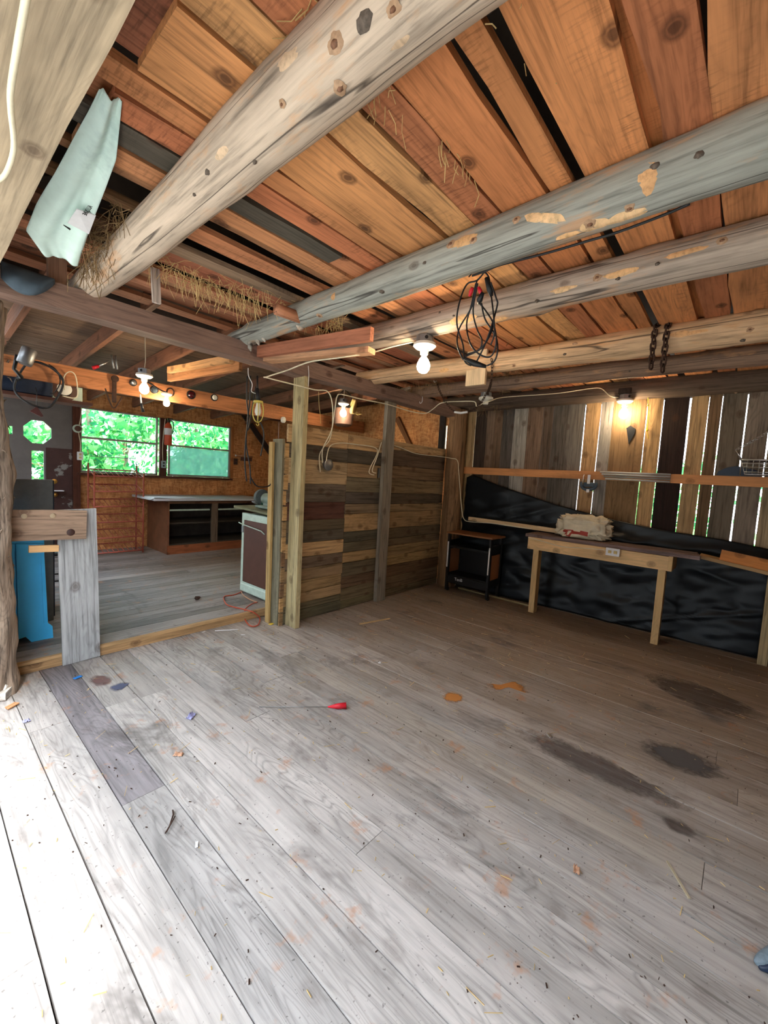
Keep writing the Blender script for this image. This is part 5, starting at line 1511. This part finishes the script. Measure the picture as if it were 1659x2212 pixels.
# ================================================================== LEFT EDGE
plank('leaning_plank', (.812, 3.525, .003), (.772, 3.47, 1.112), (1, 0, 0), .225, .022, lin(160, 160, 160), 'rough', None, wob=.0015, nseg=6, label='grey weathered plank leaning upright at the step', cat='plank')
hb = plank('nailed_board', at(-2, 1136, 1, 3.43), at(186, 1133, 1, 3.43), (0, 0, 1), .195, .026, lin(150, 124, 104), 'rough', None, wob=.002, nseg=5, label='brown horizontal board with round knots nailed across the trunk post', cat='board')
for px, py in ((52, 1115), (114, 1114)):
    kn2 = lathe('peg', [(.014, 0), (.016, .003), (.012, .006), (0, .007)], MW['new'], hb, at(px, py, 1, 3.416), 12, (0, -1, 0)); kn2.color = lin(170, 150, 122)
kn2 = lathe('knot', [(.024, 0), (.02, .003), (0, .004)], plain('dark_knot', lin(58, 34, 28), .6), hb, at(153, 1150, 1, 3.416), 12, (0, -1, 0))
plank('cleat', at(62, 1186, 1, 3.47), at(126, 1184, 1, 3.47), (0, 0, 1), .045, .03, lin(206, 162, 112), 'new', None, nseg=1, label='short pale cleat below the nailed horizontal board', cat='cleat')
# blue cabinet
bc_ = thing('blue_cabinet', 'bright blue painted cabinet with cut-out foot behind the trunk post', 'cabinet', (.52, 3.9, .08))
yb_ = 3.92
def bq(px, py):
    p = at(px, py, 1, yb_)
    return (p.x, p.z)
pan = [bq(34, 1175), bq(94, 1175), bq(103, 1345), bq(113, 1352), bq(115, 1385), bq(74, 1392), bq(55, 1375), bq(40, 1380)]
polyplate('front_panel', pan[::-1], [], yb_ - .01, yb_ + .012, BLUEP, bc_)
polyplate('stile', [bq(-30, 1175), bq(31, 1175), bq(37, 1381), bq(-30, 1395)][::-1], [], yb_ - .008, yb_ + .012, BLUEP, bc_)
polyplate('edge_mould', [bq(86, 1175), bq(89, 1175), bq(97, 1345), bq(94, 1345)][::-1], [], yb_ - .016, yb_ - .009, BLUEP, bc_)
x9 = bq(98, 1300)[0]
box('carcass', ((x9 + .33) / 2, yb_ + .17, .53), (x9 - .33, .31, .78), BLUEP, bc_, .004)
# boards stacked behind
def standing(name, px, pytop, Y, w_, mat, label, t_=.015):
    p = at(px, pytop, 1, Y)
    return tag(box(name, (p.x, Y, (p.z + .08) / 2), (w_, t_, p.z - .08), mat, None, .002), label, 'panel')


standing('green_hardboard', 32, 1042, 4.42, .14, GREENP, 'dark green panel standing behind the blue cabinet')
standing('grey_hardboard', 68, 1035, 4.35, .27, GREYP, 'flat grey panel standing behind the nailed board')
standing('navy_hardboard', 97, 1037, 4.47, .12, NAVY, 'narrow dark navy panel beside the flat grey panel', .02)
tag(box('cabinet_stack', (.62, 4.75, .47), (.42, .4, .78), plain('dark_box', lin(40, 38, 38), .7), None, .004), 'dark low chest standing behind the blue cabinet', 'chest')
tag(box('letter_tray', at(118, 1060, 1, 7.40), (.20, .10, .012), PAPER, None, .002), 'thin white tray on the door below the deadbolt', 'tray')
st = thing('stool', 'dark metal stool behind the gap beside the leaning plank', 'stool', (1.0, 5.2, .08))
lathe('seat', [(0, .50), (.16, .50), (.17, .515), (.16, .53), (0, .53)], BLACKM, st, (1.0, 5.2, 0), 18)
for a_ in (.4, 2.0, 3.5, 5.1):
    tube('leg', [(1.0 + .12 * math.cos(a_), 5.2 + .12 * math.sin(a_), .505), (1.0 + .2 * math.cos(a_), 5.2 + .2 * math.sin(a_), .08)], .011, BLACKM, st, 6)
tube('footring', [(1.0 + .165 * math.cos(a), 5.2 + .165 * math.sin(a), .25) for a in np.linspace(0, 2 * PI, 16, endpoint=False)], .008, BLACKM, st, 6, True)


def chunk(name, c, s, mat, label, cat, seed=0, rot=0):
    bm = bmesh.new()
    bmesh.ops.create_icosphere(bm, subdivisions=2, radius=1)
    for v in bm.verts:
        d = v.co.normalized()
        k = 1 + .35 * mnoise.noise(d * 1.7 + V((seed * 7, 1, 3)))
        v.co = V((d.x * s[0] * k, d.y * s[1] * k, d.z * s[2] * k))
    me = bmk(name, bm)
    o = link(name, me, mat, None, Matrix.Translation(V(c) + V((0, 0, s[2] * .85))) @ Matrix.Rotation(rot, 4, 'Z'))
    return tag(o, label, cat)


chunk('white_chunk', at(20, 1500, 2, 0) + V((-.03, .02, .0)), (.05, .06, .05), plain('chalky_wood', lin(190, 186, 178), .8), 'pale chunk of wood at the foot of the trunk post', 'wood chunk', 3)
tag(plank('split_chip', at(4, 1505, 2, .03), at(30, 1478, 2, .03), (0, 0, 1), .05, .04, lin(196, 190, 182), 'rough', None, nseg=2, chew=.01), 'grey split chip leaning by the trunk post foot', 'wood chip')
tag(plank('bark_flake', at(14, 1530, 2, .012), at(36, 1518, 2, .012), (0, 1, 0), .03, .006, lin(186, 132, 92), 'rough', None, nseg=2, chew=.01), 'tan bark flake on the floor by the trunk post', 'bark')

# ================================================================== ON THE FLOOR
rn = thing('marker_cone', 'red plastic cone with a long thin wire lying on the floor', 'marker', tuple(at(730, 1525, 2, 0)))
pr0, pr1 = at(708, 1527, 2, .012), at(748, 1524, 2, .022)
tube('cone', [pr0, pr0.lerp(pr1, .5), pr1], [.004, .017, .021], REDP, rn, 8)
tube('wire', [pr0, at(640, 1527, 2, .008), at(560, 1527, 2, .004)], .002, STEEL, rn, 5)


def scrap(name, px, py, sx, sy, mat, label, cat, ang=0.0, h=.012, seed=1):
    c = at(px, py, 2, 0)
    def fn(u, v):
        x_, y_ = (u - .5) * sx, (v - .5) * sy
        return c + V((x_ * math.cos(ang) - y_ * math.sin(ang), x_ * math.sin(ang) + y_ * math.cos(ang), .004 + h * abs(mnoise.noise(V((u * 3, v * 3, seed))))))
    return tag(sheet(name, fn, 6, 6, mat, None, .0015, c), label, cat)


scrap('blue_scrap', 168, 1464, .05, .028, BLUES, 'bright blue plastic scrap on the floor near the leaning plank', 'scrap', .3, .004)
scrap('lilac_scrap', 413, 1549, .06, .035, LILAC, 'crumpled lilac paper scrap on the floor boards', 'paper scrap', .6, .03)
scrap('lilac_scrap', 57, 1559, .03, .03, LILAC, 'small lilac scrap on the floor near the trunk post', 'paper scrap', .1, .02, 4)
scrap('white_strip', 490, 1362, .20, .022, PAPER, 'white curved plastic strip on the floor before the step', 'strip', -.55, .006, 2)
scrap('white_bit', 525, 1372, .035, .014, PAPER, 'tiny white chip on the floor in front of the extension cord', 'chip', -.5, .004, 3)
scrap('yellow_leaf', 588, 1348, .07, .035, YSTR, 'yellow leaf at the foot of the partition end', 'leaf', .2, .006, 5)
scrap('white_bit', 440, 1366, .03, .02, PAPER, 'small white paper bit on the floor before the step', 'paper scrap', .2, .004, 6)
scrap('white_bit', 425, 1826, .028, .010, PAPER, 'small white chip on the near floor boards', 'chip', 1.1, .004, 7)
scrap('brown_leaf', 385, 1632, .045, .025, PINKW, 'curled brown leaf on the near floor', 'leaf', -.8, .02, 8)
scrap('brown_leaf', 1245, 1882, .035, .022, PINKW, 'dry tan leaf with stem on the right of the near floor', 'leaf', .3, .02, 9)
scrap('foil_scrap', 1186, 1590, .045, .02, BRIGHT, 'shiny foil scrap on the dark floor stain', 'foil', .9, .02, 10)
scrap('white_bit', 820, 1432, .03, .02, PAPER, 'tiny white scrap on the floor left of the workbench', 'scrap', .5, .004, 11)
chunk('brown_lump', at(426, 1295, 2, .08), (.03, .025, .02), RUST, 'small brown lump on the back room floor', 'lump', 5)
plank('thin_lath', at(777, 1348, 2, .006), at(842, 1336, 2, .006), (0, 1, 0), .016, .008, lin(206, 172, 122), 'new', None, nseg=1, label='thin pale lath on the floor before the partition', cat='lath')
plank('wood_sliver', at(1440, 1860, 2, .004), at(1490, 1941, 2, .004), (0, 1, 0), .008, .005, lin(190, 176, 150), 'new', None, nseg=1, label='thin wood sliver on the near right floor', cat='sliver')
tk = thing('twig', 'dry forked twig on the near left floor', 'twig', tuple(at(370, 1780, 2, 0)))
tube('stem', [at(357, 1800, 2, .004), at(366, 1785, 2, .008), at(374, 1760, 2, .006), at(373, 1750, 2, .005)], .003, RUST, tk, 5)
tube('stem', [at(360, 1797, 2, .004), at(370, 1778, 2, .012), at(378, 1763, 2, .008)], .0025, RUST, tk, 5)
so = thing('glove', 'dark navy work glove tip at the lower right edge of the floor', 'glove', tuple(at(1650, 2080, 2, 0)))
ps0 = at(1634, 2080, 2, .02)
tube('finger', [at(1632, 2080, 2, .016), at(1648, 2074, 2, .022), at(1690, 2060, 2, .03)], [.006, .018, .03], plain('grey_rubber', lin(110, 124, 134), .5, var=.4, nscale=40), so, 10, sub=3)
tube('finger', [at(1640, 2090, 2, .012), at(1660, 2090, 2, .016), at(1700, 2085, 2, .03)], [.006, .014, .026], NAVY, so, 10, sub=3)
tube('finger', [at(1652, 2066, 2, .014), at(1675, 2050, 2, .02), at(1720, 2035, 2, .03)], [.006, .016, .026], NAVY, so, 10, sub=3)


def stainmat(name, col, dens=.8):
    m, t, b, N, L = nt(name)
    tc = N('ShaderNodeTexCoord')
    n = N('ShaderNodeTexNoise'); setin(n, Scale=16.0, Detail=6.0, Roughness=0.7); L(tc.outputs['Object'], n.inputs['Vector'])
    ge = N('ShaderNodeTexGradient'); ge.gradient_type = 'SPHERICAL'
    mp = N('ShaderNodeMapping'); mp.inputs['Location'].default_value = (-1, -1, 0); mp.inputs['Scale'].default_value = (2, 2, 0)
    L(tc.outputs['Generated'], mp.inputs[0]); L(mp.outputs[0], ge.inputs[0])
    s_ = mathf2(N, L, n.outputs[0], mathf(N, L, ge.outputs['Fac'], 'MULTIPLY', .9), 'ADD')
    r = ramp(N, [(.55, g(0)), (.9, g(dens))]); L(s_, r.inputs[0])
    L(r.outputs[0], b.inputs['Alpha'])
    b.inputs['Base Color'].default_value = col
    b.inputs['Roughness'].default_value = .8
    return m


def stain(name, poly, mat, label):
    c = sum((at(x_, y_, 2, 0) for x_, y_ in poly), V((0, 0, 0))) / len(poly)
    pts = spline([at(x_, y_, 2, .0022) for x_, y_ in poly], 5, True)
    pts = [p + V((mnoise.noise(p * 14) * .02, mnoise.noise(p * 14 + V((5, 5, 5))) * .02, 0)) for p in pts]
    k = len(pts)
    vs = [p - c for p in pts] + [p - c + V((0, 0, .0009)) for p in pts]
    fs = [tuple(range(k, 2 * k))] + [(i, (i + 1) % k, k + (i + 1) % k, k + i) for i in range(k)]
    return tag(link(name, mk(name, vs, fs), mat, None, Matrix.Translation(c)), label, 'stain')


OIL2 = stainmat('oil_soaked_wood', lin(84, 80, 78), .8)
RUST2 = stainmat('orange_dust', lin(196, 128, 58), .85)
stain('oil_stain', [(1370, 1600), (1420, 1600), (1500, 1622), (1580, 1672), (1545, 1682), (1470, 1670), (1410, 1640)], OIL2, 'dark oval oil stain on the right of the floor')
OIL3 = stainmat('old_oil_wood', lin(88, 78, 74), .6)
stain('oil_stain', [(1110, 1566), (1180, 1578), (1300, 1636), (1400, 1690), (1515, 1752), (1400, 1735), (1280, 1684), (1160, 1622)], OIL3, 'long faint dark stain running along the boards before the oval one')
stain('oil_stain', [(1380, 1448), (1440, 1452), (1560, 1500), (1659, 1548), (1659, 1580), (1540, 1540), (1430, 1490)], OIL3, 'long dark stain on the far floor in front of the workbench')
stain('oil_stain', [(1420, 1765), (1460, 1768), (1510, 1800), (1500, 1812), (1450, 1795)], OIL3, 'small dark smudge on the near right floor')
stain('rust_stain', [(952, 1502), (975, 1494), (1000, 1500), (998, 1515), (985, 1523), (965, 1514)], RUST2, 'orange rust patch on the middle of the floor, nearer one')
stain('rust_stain', [(1032, 1472), (1075, 1480), (1115, 1473), (1158, 1490), (1140, 1497), (1100, 1486), (1060, 1490)], RUST2, 'long orange rust patch on the floor behind the nearer one')
stain('paint_stain', [(190, 1462), (215, 1458), (248, 1466), (242, 1478), (212, 1486), (195, 1480)], stainmat('maroon_paint', lin(112, 78, 76), .7), 'faded maroon paint patch on the floor by the step')
stain('paint_stain', [(232, 1492), (256, 1474), (282, 1470), (268, 1486), (246, 1496)], stainmat('navy_paint', lin(70, 76, 104), .85), 'faded navy paint patch on the floor by the step')
# crumbs and chaff, beyond counting
dv, df = [], []
for _ in range(900):
    x_, y_ = random.uniform(0, 4.8), random.uniform(-.6, 3.4)
    l_ = random.uniform(.004, .018) if random.random() < .8 else random.uniform(.02, .07)
    a_ = random.uniform(0, PI)
    d = V((math.cos(a_), math.sin(a_), random.uniform(0, .15))) * l_
    v, f = tubedata([V((x_, y_, .002)), V((x_, y_, .003)) + d], random.uniform(.0008, .002), 3)
    k = len(dv); dv += v; df += [tuple(i + k for i in q) for q in f]
ch = link('floor_chaff', mk('floor_chaff', dv, df), STRAW); ch['kind'] = 'stuff'; tag(ch, 'chaff and straw bits strewn over the main floor', 'chaff')
dv, df = [], []
for _ in range(500):
    x_, y_ = random.uniform(0.2, 4.8), random.uniform(-.6, 3.4)
    l_ = random.uniform(.003, .012)
    a_ = random.uniform(0, PI)
    d = V((math.cos(a_), math.sin(a_), .1)) * l_
    v, f = tubedata([V((x_, y_, .002)), V((x_, y_, .003)) + d], random.uniform(.001, .003), 3)
    k = len(dv); dv += v; df += [tuple(i + k for i in q) for q in f]
ch = link('floor_crumbs', mk('floor_crumbs', dv, df), RUST); ch['kind'] = 'stuff'; tag(ch, 'dark crumbs of bark and dirt scattered on the main floor', 'crumbs')

# ================================================================== OUTSIDE
def tree(loc, h, r, n, label, group, leaf=.11, seed=0, lm=None):
    rng = np.random.default_rng(seed)
    t = thing('tree', label, 'tree', loc, group)
    l = V(loc)
    tube('trunk', [l, l + V((.1, .05, h * .4)), l + V((-.05, .1, h * .8))], [.12, .09, .04], MW['logdark'], t, 8, color=lin(90, 80, 66))
    cc = l + V((0, 0, h * .52))
    blobs = rng.normal(size=(22, 3)) * np.array([r * .55, r * .55, h * .23])
    k = rng.integers(0, 22, n)
    P = blobs[k] + rng.normal(size=(n, 3)) * r * .2
    P[:, 2] = np.maximum(P[:, 2], -h * .5)
    d1 = rng.normal(size=(n, 3)); d1 /= np.linalg.norm(d1, axis=1)[:, None]
    d2 = np.cross(d1, rng.normal(size=(n, 3))); d2 /= np.linalg.norm(d2, axis=1)[:, None]
    s = leaf * rng.uniform(.5, 1.2, n)[:, None]
    vs = np.stack([P - d1 * s, P + d2 * s * .45, P + d1 * s, P - d2 * s * .45], 1).reshape(-1, 3)
    me = bpy.data.meshes.new('foliage')
    me.from_pydata(vs.tolist(), [], np.arange(4 * n).reshape(-1, 4).tolist())
    o = link('foliage', me, lm or LEAF, t, Matrix.Translation(cc))
    o['kind'] = 'stuff'
    br = []
    for q in range(16):
        b = cc + V(blobs[q]) * 1.25
        a = l + V((0, 0, h * random.uniform(.15, .45)))
        br.append(tubedata([a, (a + b) / 2 + V((0, 0, .12)), b], [.025, .014, .004], 4))
    join('branches', br, PINKW, t, loc, True)


gB, gR, gL = 'leafy trees outside the back windows', 'low bushes outside the right wall', 'added unseen trees screening low sky on the open side'
for i, (x, y, h, r) in enumerate([(0.6, 11.5, 3.6, .75), (3.0, 12.2, 3.9, .8), (5.4, 11.6, 3.5, .8), (7.9, 12.6, 3.8, .85), (10.4, 13.5, 4.0, .9), (1.8, 16.0, 5.0, 1.0), (5.0, 16.5, 5.0, 1.0), (8.6, 17.5, 5.2, 1.1)]):
    tree((x, y, -.3), h, r * 1.5, 2600, 'leafy green tree outside the back windows', gB, .12, i)
for i, (x, y, h, r) in enumerate([(12.5, 8.5, 2.4, .8), (12.0, 5.0, 2.1, .8), (12.4, 1.6, 2.2, .8), (12.2, -1.8, 2.2, .8)]):
    tree((x, y, -.3), h, r * 1.5, 1800, 'low leafy bush seen through the gaps of the right wall', gR, .14, 20 + i)
for i, (x, y) in enumerate([(-9, -9), (-9.5, -5), (-9, -1.2), (-9.6, 2.6), (-9, 6.4), (-9.5, 10.2)]):  # out of view, added to cut the low skylight reaching the far floor
    tree((x, y, -.3), 7.5, 2.4, 3000, 'added unseen tree screening low sky on the open side', gL, .34, 40 + i, LEAFD)
